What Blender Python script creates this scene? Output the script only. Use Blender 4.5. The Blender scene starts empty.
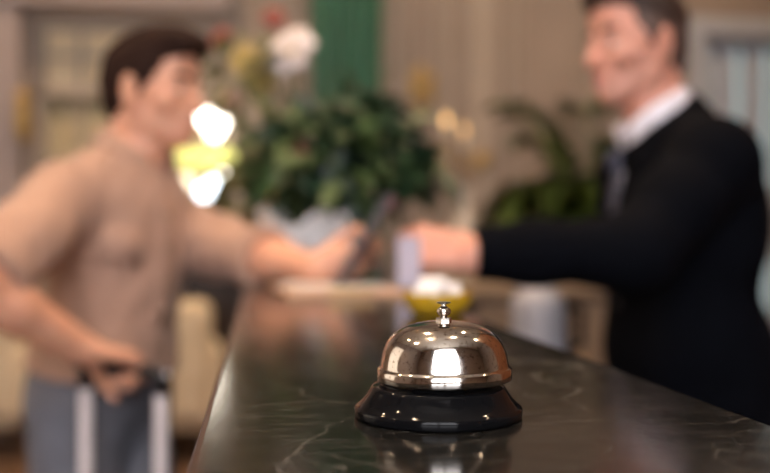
import bpy, math, random
import numpy as np
from mathutils import Vector, Matrix
from mathutils.bvhtree import BVHTree

# ------------------------------------------------------------------ camera, world, light, exposure
scene = bpy.context.scene
C = scene.collection
FPX = 880.0                      # focal length in pixels of the 770x473 frame
CAM_Z = 1.21                     # lens height, 9 cm over the counter top
YAW = math.radians(8.1)          # camera turned right of the counter's run
SY, CY = math.sin(YAW), math.cos(YAW)
cam_data = bpy.data.cameras.new('camera')
cam = bpy.data.objects.new('camera', cam_data)
C.objects.link(cam)
cam.location = (0, 0, CAM_Z)
cam.rotation_euler = (math.radians(90.16), 0, -YAW)
cam_data.sensor_width = 36.0
cam_data.lens = FPX / 770 * 36.0
cam_data.clip_start = 0.02
cam_data.dof.use_dof = True
cam_data.dof.focus_distance = 0.428
cam_data.dof.aperture_fstop = 3.5
cam_data.dof.aperture_blades = 0
scene.camera = cam

world = bpy.data.worlds.new('daylight')
scene.world = world
world.use_nodes = True
_bg = world.node_tree.nodes['Background']
_bg.inputs[0].default_value = (0.95, 0.95, 1.0, 1)
_bg.inputs[1].default_value = 8.5

scene.view_settings.view_transform = 'Standard'
scene.view_settings.look = 'None'
scene.view_settings.gamma = 1.0
scene.view_settings.use_curve_mapping = False
scene.view_settings.exposure = 0.12
DOWNLIGHT_W = 20.0

# room box (world axes follow the counter)
RX0, RX1, RY0, RY1, RZ = -3.6, 4.3, -1.75, 6.0, 4.6


def area_portal(name, loc, rot, sx, sy):
    l = bpy.data.lights.new(name, 'AREA')
    l.shape = 'RECTANGLE'; l.size = sx; l.size_y = sy
    l.cycles.is_portal = True
    o = bpy.data.objects.new(name, l)
    o.location = loc; o.rotation_euler = rot
    C.objects.link(o)


# window behind the camera: key light (x from..to, z from..to)
KW = (-1.40, 0.70, 1.25, 4.25)
area_portal('daylight_portal', ((KW[0] + KW[1]) / 2, RY0 - 0.02, (KW[2] + KW[3]) / 2),
            (math.radians(90), 0, math.pi), KW[1] - KW[0], KW[3] - KW[2])


# unseen window added to the left lobby wall to bring in daylight (y from..to, z from..to)
LW = (1.3, 3.6, 0.7, 3.3)
area_portal('daylight_portal_left', (RX0 - 0.02, (LW[0] + LW[1]) / 2, (LW[2] + LW[3]) / 2),
            (math.radians(90), 0, math.radians(-90)), LW[1] - LW[0], LW[3] - LW[2])


# ------------------------------------------------------------------ coordinates
def Wc(X, d, z):
    """camera-aligned right / depth / height -> world"""
    return np.array([X * CY + d * SY, -X * SY + d * CY, z])


def Dc(X, d, z=0.0):
    v = np.array([X * CY + d * SY, -X * SY + d * CY, z], float)
    return v / np.linalg.norm(v)


def P(px, py, d):
    return Wc((px - 385) / FPX * d, d, CAM_Z + (239 - py) / FPX * d)


def onY(px, py, Y):
    a = P(px, py, 1.0) - np.array([0, 0, CAM_Z])
    return np.array([0, 0, CAM_Z]) + a * (Y / a[1])


def nrm(v):
    v = np.asarray(v, float)
    return v / np.linalg.norm(v)


def Rcols(x, z):
    x = nrm(x); z = np.asarray(z, float); z = nrm(z - x * np.dot(x, z))
    y = np.cross(z, x)
    return np.stack([x, y, z], 1)


# ------------------------------------------------------------------ materials
MATS = {}


def mat(name, col, rough=0.5, metal=0.0, var=0.0, vscale=8.0, bump=0.0, bscale=60.0, col2=None,
        emit=None, estr=0.0, trans=0.0, sss=0.0, spec=0.5, sheen=0.0, coat=0.0, alpha=1.0, ior=1.45, stretch=None):
    if name in MATS:
        return MATS[name]
    m = bpy.data.materials.new(name); m.use_nodes = True
    nt = m.node_tree; b = nt.nodes['Principled BSDF']
    b.inputs['Base Color'].default_value = (*col, 1)
    b.inputs['Roughness'].default_value = rough
    b.inputs['Metallic'].default_value = metal
    b.inputs['Specular IOR Level'].default_value = spec
    b.inputs['IOR'].default_value = ior
    if trans: b.inputs['Transmission Weight'].default_value = trans
    if sss:
        b.inputs['Subsurface Weight'].default_value = sss
        b.inputs['Subsurface Radius'].default_value = (0.012, 0.005, 0.003)
        b.inputs['Subsurface Scale'].default_value = 0.6
    if sheen: b.inputs['Sheen Weight'].default_value = sheen
    if coat: b.inputs['Coat Weight'].default_value = coat
    if emit:
        b.inputs['Emission Color'].default_value = (*emit, 1)
        b.inputs['Emission Strength'].default_value = estr
    tc = nt.nodes.new('ShaderNodeTexCoord')
    src = tc.outputs['Object']
    if stretch:
        mp = nt.nodes.new('ShaderNodeMapping'); mp.inputs['Scale'].default_value = stretch
        nt.links.new(src, mp.inputs['Vector']); src = mp.outputs['Vector']
    if var or col2:
        n = nt.nodes.new('ShaderNodeTexNoise'); n.inputs['Scale'].default_value = vscale
        n.inputs['Detail'].default_value = 4
        nt.links.new(src, n.inputs['Vector'])
        r = nt.nodes.new('ShaderNodeValToRGB')
        c2 = col2 or tuple(max(0, c * (1 - var)) for c in col)
        c1 = col if col2 else tuple(min(1, c * (1 + var)) for c in col)
        r.color_ramp.elements[0].position = 0.35; r.color_ramp.elements[0].color = (*c2, 1)
        r.color_ramp.elements[1].position = 0.65; r.color_ramp.elements[1].color = (*c1, 1)
        nt.links.new(n.outputs['Fac'], r.inputs['Fac'])
        nt.links.new(r.outputs['Color'], b.inputs['Base Color'])
    if bump:
        n2 = nt.nodes.new('ShaderNodeTexNoise'); n2.inputs['Scale'].default_value = bscale
        n2.inputs['Detail'].default_value = 3
        nt.links.new(src, n2.inputs['Vector'])
        bp = nt.nodes.new('ShaderNodeBump'); bp.inputs['Strength'].default_value = bump
        bp.inputs['Distance'].default_value = 0.002
        nt.links.new(n2.outputs['Fac'], bp.inputs['Height'])
        nt.links.new(bp.outputs['Normal'], b.inputs['Normal'])
    MATS[name] = m
    return m


def marble_mat():
    m = bpy.data.materials.new('black_marble'); m.use_nodes = True
    nt = m.node_tree; b = nt.nodes['Principled BSDF']
    N = nt.nodes.new; L = nt.links.new
    tc = N('ShaderNodeTexCoord')
    # distorted coordinates
    nz = N('ShaderNodeTexNoise'); nz.inputs['Scale'].default_value = 7; nz.inputs['Detail'].default_value = 5
    L(tc.outputs['Object'], nz.inputs['Vector'])
    mx = N('ShaderNodeMixRGB'); mx.blend_type = 'ADD'; mx.inputs['Fac'].default_value = 0.13
    L(tc.outputs['Object'], mx.inputs['Color1']); L(nz.outputs['Color'], mx.inputs['Color2'])

    def vein(scale, width, maskscale, lo, hi):
        v = N('ShaderNodeTexVoronoi'); v.feature = 'DISTANCE_TO_EDGE'; v.inputs['Scale'].default_value = scale
        L(mx.outputs['Color'], v.inputs['Vector'])
        r = N('ShaderNodeValToRGB'); r.color_ramp.elements[0].color = (1, 1, 1, 1)
        r.color_ramp.elements[1].color = (0, 0, 0, 1); r.color_ramp.elements[1].position = width
        L(v.outputs['Distance'], r.inputs['Fac'])
        k = N('ShaderNodeTexNoise'); k.inputs['Scale'].default_value = maskscale; k.inputs['Detail'].default_value = 2
        L(tc.outputs['Object'], k.inputs['Vector'])
        kr = N('ShaderNodeValToRGB'); kr.color_ramp.elements[0].position = lo; kr.color_ramp.elements[1].position = hi
        L(k.outputs['Fac'], kr.inputs['Fac'])
        mu = N('ShaderNodeMixRGB'); mu.blend_type = 'MULTIPLY'; mu.inputs['Fac'].default_value = 1
        L(r.outputs['Color'], mu.inputs['Color1']); L(kr.outputs['Color'], mu.inputs['Color2'])
        return mu.outputs['Color']
    v1 = vein(5.5, 0.0055, 6.0, 0.42, 0.56)
    v2 = vein(21.0, 0.010, 16.0, 0.49, 0.62)
    ad = N('ShaderNodeMixRGB'); ad.blend_type = 'LIGHTEN'; ad.inputs['Fac'].default_value = 1
    L(v1, ad.inputs['Color1']); L(v2, ad.inputs['Color2'])
    # fine scuffs and hair scratches in the polish
    last = ad.outputs['Color']
    for ang, sc_ in ((0.35, 1.0), (1.25, 1.3), (2.3, 0.8)):
        mp = N('ShaderNodeMapping'); mp.inputs['Rotation'].default_value = (0, 0, ang); mp.inputs['Scale'].default_value = (18 * sc_, 520 * sc_, 1)
        L(tc.outputs['Object'], mp.inputs['Vector'])
        sn = N('ShaderNodeTexNoise'); sn.inputs['Scale'].default_value = 1.0; sn.inputs['Detail'].default_value = 1
        L(mp.outputs['Vector'], sn.inputs['Vector'])
        sr = N('ShaderNodeValToRGB'); sr.color_ramp.elements[0].position = 0.66; sr.color_ramp.elements[1].position = 0.72
        sr.color_ramp.elements[1].color = (0.45, 0.45, 0.45, 1)
        L(sn.outputs['Fac'], sr.inputs['Fac'])
        ls = N('ShaderNodeMixRGB'); ls.blend_type = 'LIGHTEN'; ls.inputs['Fac'].default_value = 1
        L(last, ls.inputs['Color1']); L(sr.outputs['Color'], ls.inputs['Color2']); last = ls.outputs['Color']
    cm = N('ShaderNodeMixRGB')
    cm.inputs['Color1'].default_value = (0.007, 0.0068, 0.0062, 1)
    cm.inputs['Color2'].default_value = (0.14, 0.13, 0.115, 1)
    L(last, cm.inputs['Fac'])
    L(cm.outputs['Color'], b.inputs['Base Color'])
    # uneven polish
    rn = N('ShaderNodeTexNoise'); rn.inputs['Scale'].default_value = 30; rn.inputs['Detail'].default_value = 6
    L(tc.outputs['Object'], rn.inputs['Vector'])
    rr = N('ShaderNodeMapRange'); rr.inputs['To Min'].default_value = 0.09; rr.inputs['To Max'].default_value = 0.19
    L(rn.outputs['Fac'], rr.inputs['Value']); L(rr.outputs['Result'], b.inputs['Roughness'])
    bn = N('ShaderNodeTexNoise'); bn.inputs['Scale'].default_value = 260; bn.inputs['Detail'].default_value = 6
    L(tc.outputs['Object'], bn.inputs['Vector'])
    bp = N('ShaderNodeBump'); bp.inputs['Strength'].default_value = 0.035; bp.inputs['Distance'].default_value = 0.001
    L(bn.outputs['Fac'], bp.inputs['Height']); L(bp.outputs['Normal'], b.inputs['Normal'])
    b.inputs['Specular IOR Level'].default_value = 0.20
    return m


def nickel_mat():
    m = bpy.data.materials.new('worn_nickel'); m.use_nodes = True
    nt = m.node_tree; b = nt.nodes['Principled BSDF']
    N = nt.nodes.new; L = nt.links.new
    b.inputs['Metallic'].default_value = 1.0
    tc = N('ShaderNodeTexCoord')
    n = N('ShaderNodeTexNoise'); n.inputs['Scale'].default_value = 520; n.inputs['Detail'].default_value = 5
    L(tc.outputs['Object'], n.inputs['Vector'])
    g = N('ShaderNodeTexNoise'); g.inputs['Scale'].default_value = 55; g.inputs['Detail'].default_value = 4
    L(tc.outputs['Object'], g.inputs['Vector'])
    r = N('ShaderNodeValToRGB')
    r.color_ramp.elements[0].position = 0.55; r.color_ramp.elements[0].color = (0.70, 0.65, 0.60, 1)
    r.color_ramp.elements[1].position = 0.72; r.color_ramp.elements[1].color = (0.30, 0.24, 0.19, 1)
    L(n.outputs['Fac'], r.inputs['Fac']); L(r.outputs['Color'], b.inputs['Base Color'])
    mr = N('ShaderNodeMapRange'); mr.inputs['From Min'].default_value = 0.35; mr.inputs['From Max'].default_value = 0.7
    mr.inputs['To Min'].default_value = 0.04; mr.inputs['To Max'].default_value = 0.17
    L(g.outputs['Fac'], mr.inputs['Value']); L(mr.outputs['Result'], b.inputs['Roughness'])
    bp = N('ShaderNodeBump'); bp.inputs['Strength'].default_value = 0.05; bp.inputs['Distance'].default_value = 0.0004
    L(n.outputs['Fac'], bp.inputs['Height']); L(bp.outputs['Normal'], b.inputs['Normal'])
    return m


def frosted_mat(name, col, tr=0.6):
    m = bpy.data.materials.new(name); m.use_nodes = True
    nt = m.node_tree; nt.nodes.clear()
    N = nt.nodes.new; L = nt.links.new
    o = N('ShaderNodeOutputMaterial'); mx = N('ShaderNodeMixShader'); mx.inputs[0].default_value = tr
    d = N('ShaderNodeBsdfDiffuse'); t = N('ShaderNodeBsdfTranslucent')
    d.inputs[0].default_value = (*col, 1); t.inputs[0].default_value = (*col, 1)
    L(d.outputs[0], mx.inputs[1]); L(t.outputs[0], mx.inputs[2]); L(mx.outputs[0], o.inputs[0])
    return m


def emis_mat(name, col, s):
    return mat(name, col, rough=0.4, emit=col, estr=s)


def skin_mat(name, base, lip):
    m = bpy.data.materials.new(name); m.use_nodes = True
    nt = m.node_tree; b = nt.nodes['Principled BSDF']
    N = nt.nodes.new; L = nt.links.new
    tc = N('ShaderNodeTexCoord')
    n = N('ShaderNodeTexNoise'); n.inputs['Scale'].default_value = 22; n.inputs['Detail'].default_value = 5
    L(tc.outputs['Object'], n.inputs['Vector'])
    r = N('ShaderNodeValToRGB')
    r.color_ramp.elements[0].position = 0.3; r.color_ramp.elements[0].color = (*[c * f for c, f in zip(base, (0.93, 0.84, 0.8))], 1)
    r.color_ramp.elements[1].position = 0.7; r.color_ramp.elements[1].color = (*base, 1)
    L(n.outputs['Fac'], r.inputs['Fac'])
    at = N('ShaderNodeAttribute'); at.attribute_name = 'tint'
    mx = N('ShaderNodeMixRGB'); mx.inputs['Color2'].default_value = (*lip, 1)
    L(at.outputs['Fac'], mx.inputs['Fac']); L(r.outputs['Color'], mx.inputs['Color1'])
    L(mx.outputs['Color'], b.inputs['Base Color'])
    b.inputs['Roughness'].default_value = 0.48
    b.inputs['Subsurface Weight'].default_value = 0.12
    b.inputs['Subsurface Radius'].default_value = (0.012, 0.004, 0.002)
    b.inputs['Subsurface Scale'].default_value = 0.5
    n2 = N('ShaderNodeTexNoise'); n2.inputs['Scale'].default_value = 350
    L(tc.outputs['Object'], n2.inputs['Vector'])
    bp = N('ShaderNodeBump'); bp.inputs['Strength'].default_value = 0.12; bp.inputs['Distance'].default_value = 0.001
    L(n2.outputs['Fac'], bp.inputs['Height']); L(bp.outputs['Normal'], b.inputs['Normal'])
    return m


def wood_mat(name, c1, c2, rough=0.4, stretch=(14, 14, 1.2)):
    return mat(name, c1, rough=rough, col2=c2, vscale=2.5, stretch=stretch, bump=0.1, bscale=6)


# ------------------------------------------------------------------ object helpers
WL = {}          # world location of every parent


def empty(name, loc, label, cat, group=None):
    o = bpy.data.objects.new(name, None)
    o.empty_display_size = 0.05
    o.location = tuple(float(v) for v in loc)
    C.objects.link(o)
    WL[o.name] = np.array(loc, float)
    tag(o, label, cat, group)
    return o


def tag(o, label=None, cat=None, group=None, kind=None):
    if label: o['label'] = label
    if cat: o['category'] = cat
    if group: o['group'] = group
    if kind: o['kind'] = kind
    return o


def mk(name, V, F, m, parent=None, smooth=False, bevel=0.0, solid=0.0, origin=None, autosmooth=None):
    V = np.asarray(V, float).reshape(-1, 3)
    if parent is not None:
        org = WL[parent.name]
    elif origin is not None:
        org = np.asarray(origin, float)
    else:
        lo, hi = V.min(0), V.max(0)
        org = np.array([(lo[0] + hi[0]) / 2, (lo[1] + hi[1]) / 2, lo[2]])
    me = bpy.data.meshes.new(name)
    if isinstance(F, np.ndarray):
        n, k = F.shape
        me.vertices.add(len(V)); me.vertices.foreach_set('co', (V - org).astype(np.float32).ravel())
        me.loops.add(n * k); me.loops.foreach_set('vertex_index', F.astype(np.int32).ravel())
        me.polygons.add(n)
        me.polygons.foreach_set('loop_start', np.arange(0, n * k, k, dtype=np.int32))
        me.polygons.foreach_set('loop_total', np.full(n, k, np.int32))
        me.update(calc_edges=True); me.validate()
    else:
        me.from_pydata([tuple(v) for v in (V - org)], [], F)
        me.update()
    if smooth:
        me.polygons.foreach_set('use_smooth', np.ones(len(me.polygons), bool))
        if autosmooth:
            me.set_sharp_from_angle(angle=math.radians(autosmooth))
    if m: me.materials.append(m)
    o = bpy.data.objects.new(name, me)
    C.objects.link(o)
    if parent is not None:
        o.parent = parent
        WL[o.name] = WL[parent.name].copy()
    else:
        o.location = tuple(org)
        WL[o.name] = org.copy()
    if solid:
        s = o.modifiers.new('thickness', 'SOLIDIFY'); s.thickness = solid; s.offset = 0
    if bevel:
        b = o.modifiers.new('bevel', 'BEVEL'); b.width = bevel; b.segments = 2; b.limit_method = 'ANGLE'
        b.angle_limit = math.radians(40)
    return o


class MB:
    """collects shapes of one part"""

    def __init__(s):
        s.V = []; s.F = []

    def add(s, V, F):
        n = len(s.V)
        s.V += [tuple(map(float, v)) for v in V]
        s.F += [tuple(i + n for i in f) for f in F]
        return s

    def obox(s, c, h, R=None):
        c = np.asarray(c, float); R = np.eye(3) if R is None else R
        V = [c + R @ (np.array(q) * np.array(h)) for q in
             ((-1, -1, -1), (1, -1, -1), (1, 1, -1), (-1, 1, -1), (-1, -1, 1), (1, -1, 1), (1, 1, 1), (-1, 1, 1))]
        return s.add(V, [(0, 3, 2, 1), (4, 5, 6, 7), (0, 1, 5, 4), (1, 2, 6, 5), (2, 3, 7, 6), (3, 0, 4, 7)])

    def box(s, lo, hi):
        lo = np.array(lo, float); hi = np.array(hi, float)
        return s.obox((lo + hi) / 2, (hi - lo) / 2)

    def lathe(s, prof, c, n=32, R=None, wob=None):
        c = np.asarray(c, float); R = np.eye(3) if R is None else R
        V = []; F = []
        for i, (r, z) in enumerate(prof):
            for j in range(n):
                a = 2 * math.pi * j / n
                rr, zz = (r, z) if wob is None else wob(r, z, a, i)
                V.append(c + R @ np.array([rr * math.cos(a), rr * math.sin(a), zz]))
        m = len(prof)
        for i in range(m - 1):
            for j in range(n):
                k = (j + 1) % n
                F.append((i * n + j, i * n + k, (i + 1) * n + k, (i + 1) * n + j))
        F.append(tuple(range(n - 1, -1, -1)))
        F.append(tuple((m - 1) * n + j for j in range(n)))
        return s.add(V, F)

    def tube(s, pts, r, n=8, flat=1.0, up=None):
        pts = [np.asarray(p, float) for p in pts]
        rs = r if isinstance(r, (list, tuple, np.ndarray)) else [r] * len(pts)
        V = []; F = []
        ref = None
        for i, p in enumerate(pts):
            t = nrm(pts[min(i + 1, len(pts) - 1)] - pts[max(i - 1, 0)])
            if ref is None:
                ref = np.array(up if up is not None else ((0, 0, 1) if abs(t[2]) < 0.9 else (1, 0, 0)), float)
            u = nrm(ref - t * np.dot(ref, t)); v = np.cross(t, u); ref = u
            for j in range(n):
                a = 2 * math.pi * j / n
                V.append(p + (u * math.cos(a) * flat + v * math.sin(a)) * rs[i])
        for i in range(len(pts) - 1):
            for j in range(n):
                k = (j + 1) % n
                F.append((i * n + j, i * n + k, (i + 1) * n + k, (i + 1) * n + j))
        F.append(tuple(range(n - 1, -1, -1)))
        m = len(pts) - 1
        F.append(tuple(m * n + j for j in range(n)))
        return s.add(V, F)

    def ball(s, c, r, n=16, R=None):
        r = np.array(r if hasattr(r, '__len__') else (r, r, r), float)
        R = np.eye(3) if R is None else R
        prof = [(max(1e-4, math.sin(math.pi * i / (n // 2))), -math.cos(math.pi * i / (n // 2))) for i in range(n // 2 + 1)]
        V = []; F = []
        c = np.asarray(c, float)
        for (q, z) in prof:
            for j in range(n):
                a = 2 * math.pi * j / n
                V.append(c + R @ (np.array([q * math.cos(a), q * math.sin(a), z]) * r))
        for i in range(len(prof) - 1):
            for j in range(n):
                k = (j + 1) % n
                F.append((i * n + j, i * n + k, (i + 1) * n + k, (i + 1) * n + j))
        return s.add(V, F)

    def grid(s, rows):
        n = len(s.V); a = len(rows); b = len(rows[0])
        for r in rows:
            s.V += [tuple(map(float, v)) for v in r]
        for i in range(a - 1):
            for j in range(b - 1):
                s.F.append((n + i * b + j, n + i * b + j + 1, n + (i + 1) * b + j + 1, n + (i + 1) * b + j))
        return s

    def build(s, name, m, parent=None, **kw):
        return mk(name, s.V, s.F, m, parent, **kw)


def rounded(prof, n=4):
    """Catmull-Rom refinement of a profile"""
    p = [np.array(q, float) for q in prof]
    out = []
    for i in range(len(p) - 1):
        a = p[max(i - 1, 0)]; b = p[i]; c = p[i + 1]; d = p[min(i + 2, len(p) - 1)]
        for k in range(n):
            t = k / n
            out.append(tuple(0.5 * (2 * b + (c - a) * t + (2 * a - 5 * b + 4 * c - d) * t * t + (3 * b - a - 3 * c + d) * t ** 3)))
    out.append(tuple(p[-1]))
    return [(max(1e-4, q[0]), q[1]) for q in out]


# ------------------------------------------------------------------ implicit surfaces for bodies and clothes
class SDF:
    def __init__(s, h):
        s.h = h; s.ops = []; s.R = np.eye(3); s.t = np.zeros(3); s.disps = []

    def T(s, R=None, t=None):
        s.R = np.eye(3) if R is None else R
        s.t = np.zeros(3) if t is None else np.asarray(t, float)

    def cone(s, a, b, r1, r2, k=0.015, sub=False):
        a = s.R @ np.asarray(a, float) + s.t; b = s.R @ np.asarray(b, float) + s.t
        s.ops.append(('c', a, b, r1, r2, k, sub))

    def chain(s, pts, rs, k=0.015):
        for i in range(len(pts) - 1):
            s.cone(pts[i], pts[i + 1], rs[i], rs[i + 1], k)

    def ell(s, c, r, k=0.015, sub=False, R=None):
        c = s.R @ np.asarray(c, float) + s.t
        s.ops.append(('e', c, np.asarray(r, float), s.R @ (np.eye(3) if R is None else R), k, sub))

    def plane(s, p, n, k=0.003, reach=None):
        p = s.R @ np.asarray(p, float) + s.t; n = s.R @ nrm(n)
        s.ops.append(('p', p, n, k, reach))

    def mesh(s, smooth=2):
        h = s.h
        lo = np.full(3, 9.0); hi = np.full(3, -9.0)
        for o in s.ops:
            if o[0] == 'c' and not o[6]:
                r = max(o[3], o[4])
                lo = np.minimum(lo, np.minimum(o[1], o[2]) - r); hi = np.maximum(hi, np.maximum(o[1], o[2]) + r)
            if o[0] == 'e' and not o[5]:
                e = np.sqrt(((o[3] * o[2]) ** 2).sum(1))
                lo = np.minimum(lo, o[1] - e); hi = np.maximum(hi, o[1] + e)
        lo -= 0.03; hi += 0.03
        n = np.ceil((hi - lo) / h).astype(int) + 1
        A = np.full(n, 1.0, np.float32)

        def sub(l, u):
            i0 = np.clip(np.floor((l - lo) / h).astype(int), 0, n - 1)
            i1 = np.clip(np.ceil((u - lo) / h).astype(int) + 1, 1, n)
            sl = tuple(slice(a, b) for a, b in zip(i0, i1))
            g = [(lo[q] + h * np.arange(i0[q], i1[q])).astype(np.float32) for q in range(3)]
            return sl, g[0][:, None, None], g[1][None, :, None], g[2][None, None, :]

        for o in s.ops:
            if o[0] == 'c':
                _, a, b, r1, r2, k, sb = o
                r = max(r1, r2) + k + 3 * h
                sl, x, y, z = sub(np.minimum(a, b) - r, np.maximum(a, b) + r)
                ab = (b - a).astype(np.float32); L2 = float(ab @ ab) + 1e-12
                dx, dy, dz = x - np.float32(a[0]), y - np.float32(a[1]), z - np.float32(a[2])
                t = np.clip((dx * ab[0] + dy * ab[1] + dz * ab[2]) / np.float32(L2), 0, 1)
                d = np.sqrt((dx - t * ab[0]) ** 2 + (dy - t * ab[1]) ** 2 + (dz - t * ab[2]) ** 2) - (np.float32(r1) + t * np.float32(r2 - r1))
            elif o[0] == 'e':
                _, c, r, R, k, sb = o
                e = np.sqrt(((R * r) ** 2).sum(1)) + k + 3 * h
                sl, x, y, z = sub(c - e, c + e)
                dx, dy, dz = x - np.float32(c[0]), y - np.float32(c[1]), z - np.float32(c[2])
                q = [(dx * np.float32(R[0, i]) + dy * np.float32(R[1, i]) + dz * np.float32(R[2, i])) / np.float32(r[i]) for i in range(3)]
                k0 = np.sqrt(q[0] ** 2 + q[1] ** 2 + q[2] ** 2)
                k1 = np.sqrt((q[0] / r[0]) ** 2 + (q[1] / r[1]) ** 2 + (q[2] / r[2]) ** 2) + 1e-6
                d = (k0 * (k0 - 1) / k1).astype(np.float32)
            else:
                _, p, nn, k, reach = o
                if reach:
                    sl, x, y, z = sub(p - reach, p + reach)
                else:
                    sl, x, y, z = sub(lo, hi)
                d = -((x - np.float32(p[0])) * np.float32(nn[0]) + (y - np.float32(p[1])) * np.float32(nn[1]) + (z - np.float32(p[2])) * np.float32(nn[2]))
                sb = True
            cur = A[sl]
            if not sb:
                t = np.clip(0.5 + 0.5 * (cur - d) / k, 0, 1)
                A[sl] = cur * (1 - t) + d * t - k * t * (1 - t)
            else:
                e = -d
                t = np.clip(0.5 - 0.5 * (cur - e) / k, 0, 1)
                A[sl] = cur * (1 - t) + e * t + k * t * (1 - t)
        for fn in s.disps:
            idx = np.nonzero(np.abs(A) < 0.03)
            p = np.stack([lo[q] + h * idx[q] for q in range(3)], 1)
            A[idx] += fn(p).astype(np.float32)
        # surface nets
        S = A < 0
        cnt = np.zeros(np.array(A.shape) - 1, np.int8)
        cs = [(i, j, k) for i in (0, 1) for j in (0, 1) for k in (0, 1)]

        def corner(arr, c):
            return arr[tuple(slice(q, (None if q else -1)) for q in c)]
        for c in cs:
            cnt += corner(S, c)
        act = (cnt > 0) & (cnt < 8)
        I = np.argwhere(act)
        vid = np.full(act.shape, -1, np.int32); vid[tuple(I.T)] = np.arange(len(I))
        vals = [A[I[:, 0] + c[0], I[:, 1] + c[1], I[:, 2] + c[2]] for c in cs]
        acc = np.zeros((len(I), 3)); num = np.zeros(len(I))
        for i in range(8):
            for j in range(i + 1, 8):
                ci, cj = np.array(cs[i]), np.array(cs[j])
                if np.abs(ci - cj).sum() != 1: continue
                m = (vals[i] < 0) != (vals[j] < 0)
                t = vals[i][m] / (vals[i][m] - vals[j][m])
                acc[m] += ci + t[:, None] * (cj - ci); num[m] += 1
        V = lo + h * (I + acc / num[:, None])
        F = []
        for ax in range(3):
            s0 = [slice(None)] * 3; s1 = [slice(None)] * 3
            s0[ax] = slice(0, -1); s1[ax] = slice(1, None)
            a, b = S[tuple(s0)], S[tuple(s1)]
            E = np.argwhere(a != b)
            o1, o2 = [q for q in range(3) if q != ax]
            ok = (E[:, o1] > 0) & (E[:, o2] > 0) & (E[:, o1] < n[o1] - 1) & (E[:, o2] < n[o2] - 1)
            E = E[ok]
            inn = a[tuple(E.T)]
            def cell(d1, d2):
                q = E.copy(); q[:, o1] += d1; q[:, o2] += d2
                return vid[tuple(q.T)]
            quad = np.stack([cell(-1, -1), cell(0, -1), cell(0, 0), cell(-1, 0)], 1)
            flip = ~inn if ax != 1 else inn
            quad[flip] = quad[flip][:, ::-1]
            F.append(quad)
        F = np.concatenate(F)
        for _ in range(smooth):
            acc = np.zeros_like(V); num = np.zeros(len(V))
            for i in range(4):
                j = (i + 1) % 4
                for q in range(3):
                    acc[:, q] += np.bincount(F[:, i], V[F[:, j], q], len(V)) + np.bincount(F[:, j], V[F[:, i], q], len(V))
                num += np.bincount(F[:, i], minlength=len(V)) + np.bincount(F[:, j], minlength=len(V))
            V = 0.5 * V + 0.5 * acc / np.maximum(num, 1)[:, None]
        return V, F


def folds(seed, amp, scale, direction, n=6):
    """soft cloth folds running along a direction"""
    rg = np.random.RandomState(seed)
    dvec = nrm(direction)
    ws = []
    for i in range(n):
        v = rg.normal(size=3); v -= dvec * (v @ dvec) * 0.75
        v = nrm(v) * scale * rg.uniform(0.6, 1.7)
        ws.append((v, rg.uniform(0, 6.28), rg.uniform(0.5, 1)))

    def f(p):
        o = np.zeros(len(p))
        wob = 0.5 * np.sin(p @ (dvec * 9.0) + seed)
        for v, ph, am in ws:
            o += am * np.sin(p @ v + ph + wob * 2)
        return amp * o / math.sqrt(n)
    return f

# ------------------------------------------------------------------ the room
M_wall = mat('wall_paint', (0.33, 0.258, 0.21), rough=0.7, var=0.05, vscale=3, bump=0.15, bscale=80)
M_mauve = mat('mauve_paint', (0.36, 0.29, 0.27), rough=0.6, var=0.04, bump=0.1)
M_mould = mat('moulding_paint', (0.40, 0.325, 0.26), rough=0.55, var=0.04)
M_brass = mat('aged_brass', (0.62, 0.42, 0.16), rough=0.3, metal=1.0, var=0.15, vscale=30)
M_gilt = mat('gilt_plaster', (0.50, 0.33, 0.12), rough=0.4, metal=0.6, var=0.2, vscale=25)
M_ceiling = mat('ceiling_paint', (0.62, 0.56, 0.48), rough=0.8, var=0.03)
M_floor = mat('floor_stone', (0.16, 0.095, 0.06), rough=0.25, col2=(0.10, 0.06, 0.04), vscale=3)
M_darkwood = wood_mat('dark_wood', (0.035, 0.020, 0.013), (0.018, 0.011, 0.008), 0.3)
M_brownwood = wood_mat('brown_wood', (0.25, 0.09, 0.034), (0.14, 0.05, 0.02), 0.4)
M_tanwood = wood_mat('tan_wood', (0.25, 0.18, 0.13), (0.18, 0.13, 0.09), 0.45)
M_shade = mat('cream_shade', (0.85, 0.70, 0.48), rough=0.85, var=0.06, bump=0.3, bscale=200)
M_shade2 = mat('tan_curtain', (0.52, 0.43, 0.27), rough=0.9, var=0.08, bump=0.3, bscale=200)
M_glass = mat('window_glass', (0.95, 0.97, 0.97), rough=0.02, trans=1.0, ior=1.1, spec=0.3)
M_white = mat('white_paint', (0.74, 0.73, 0.72), rough=0.4, var=0.03)
M_bluegrey = mat('blue_grey_paint', (0.44, 0.46, 0.51), rough=0.5, var=0.03)
M_frost = frosted_mat('frosted_pane', (0.38, 0.43, 0.43), 0.45)
M_frost2 = frosted_mat('grey_pane', (0.42, 0.43, 0.43), 0.30)


def wall_boxes(u0, u1, z0, z1, holes):
    us = sorted({u0, u1, *[h[0] for h in holes], *[h[1] for h in holes]})
    zs = sorted({z0, z1, *[h[2] for h in holes], *[h[3] for h in holes]})
    out = []
    for i in range(len(us) - 1):
        for j in range(len(zs) - 1):
            cu, cz = (us[i] + us[i + 1]) / 2, (zs[j] + zs[j + 1]) / 2
            if any(h[0] < cu < h[1] and h[2] < cz < h[3] for h in holes): continue
            out.append((us[i], us[i + 1], zs[j], zs[j + 1]))
    return out


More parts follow.
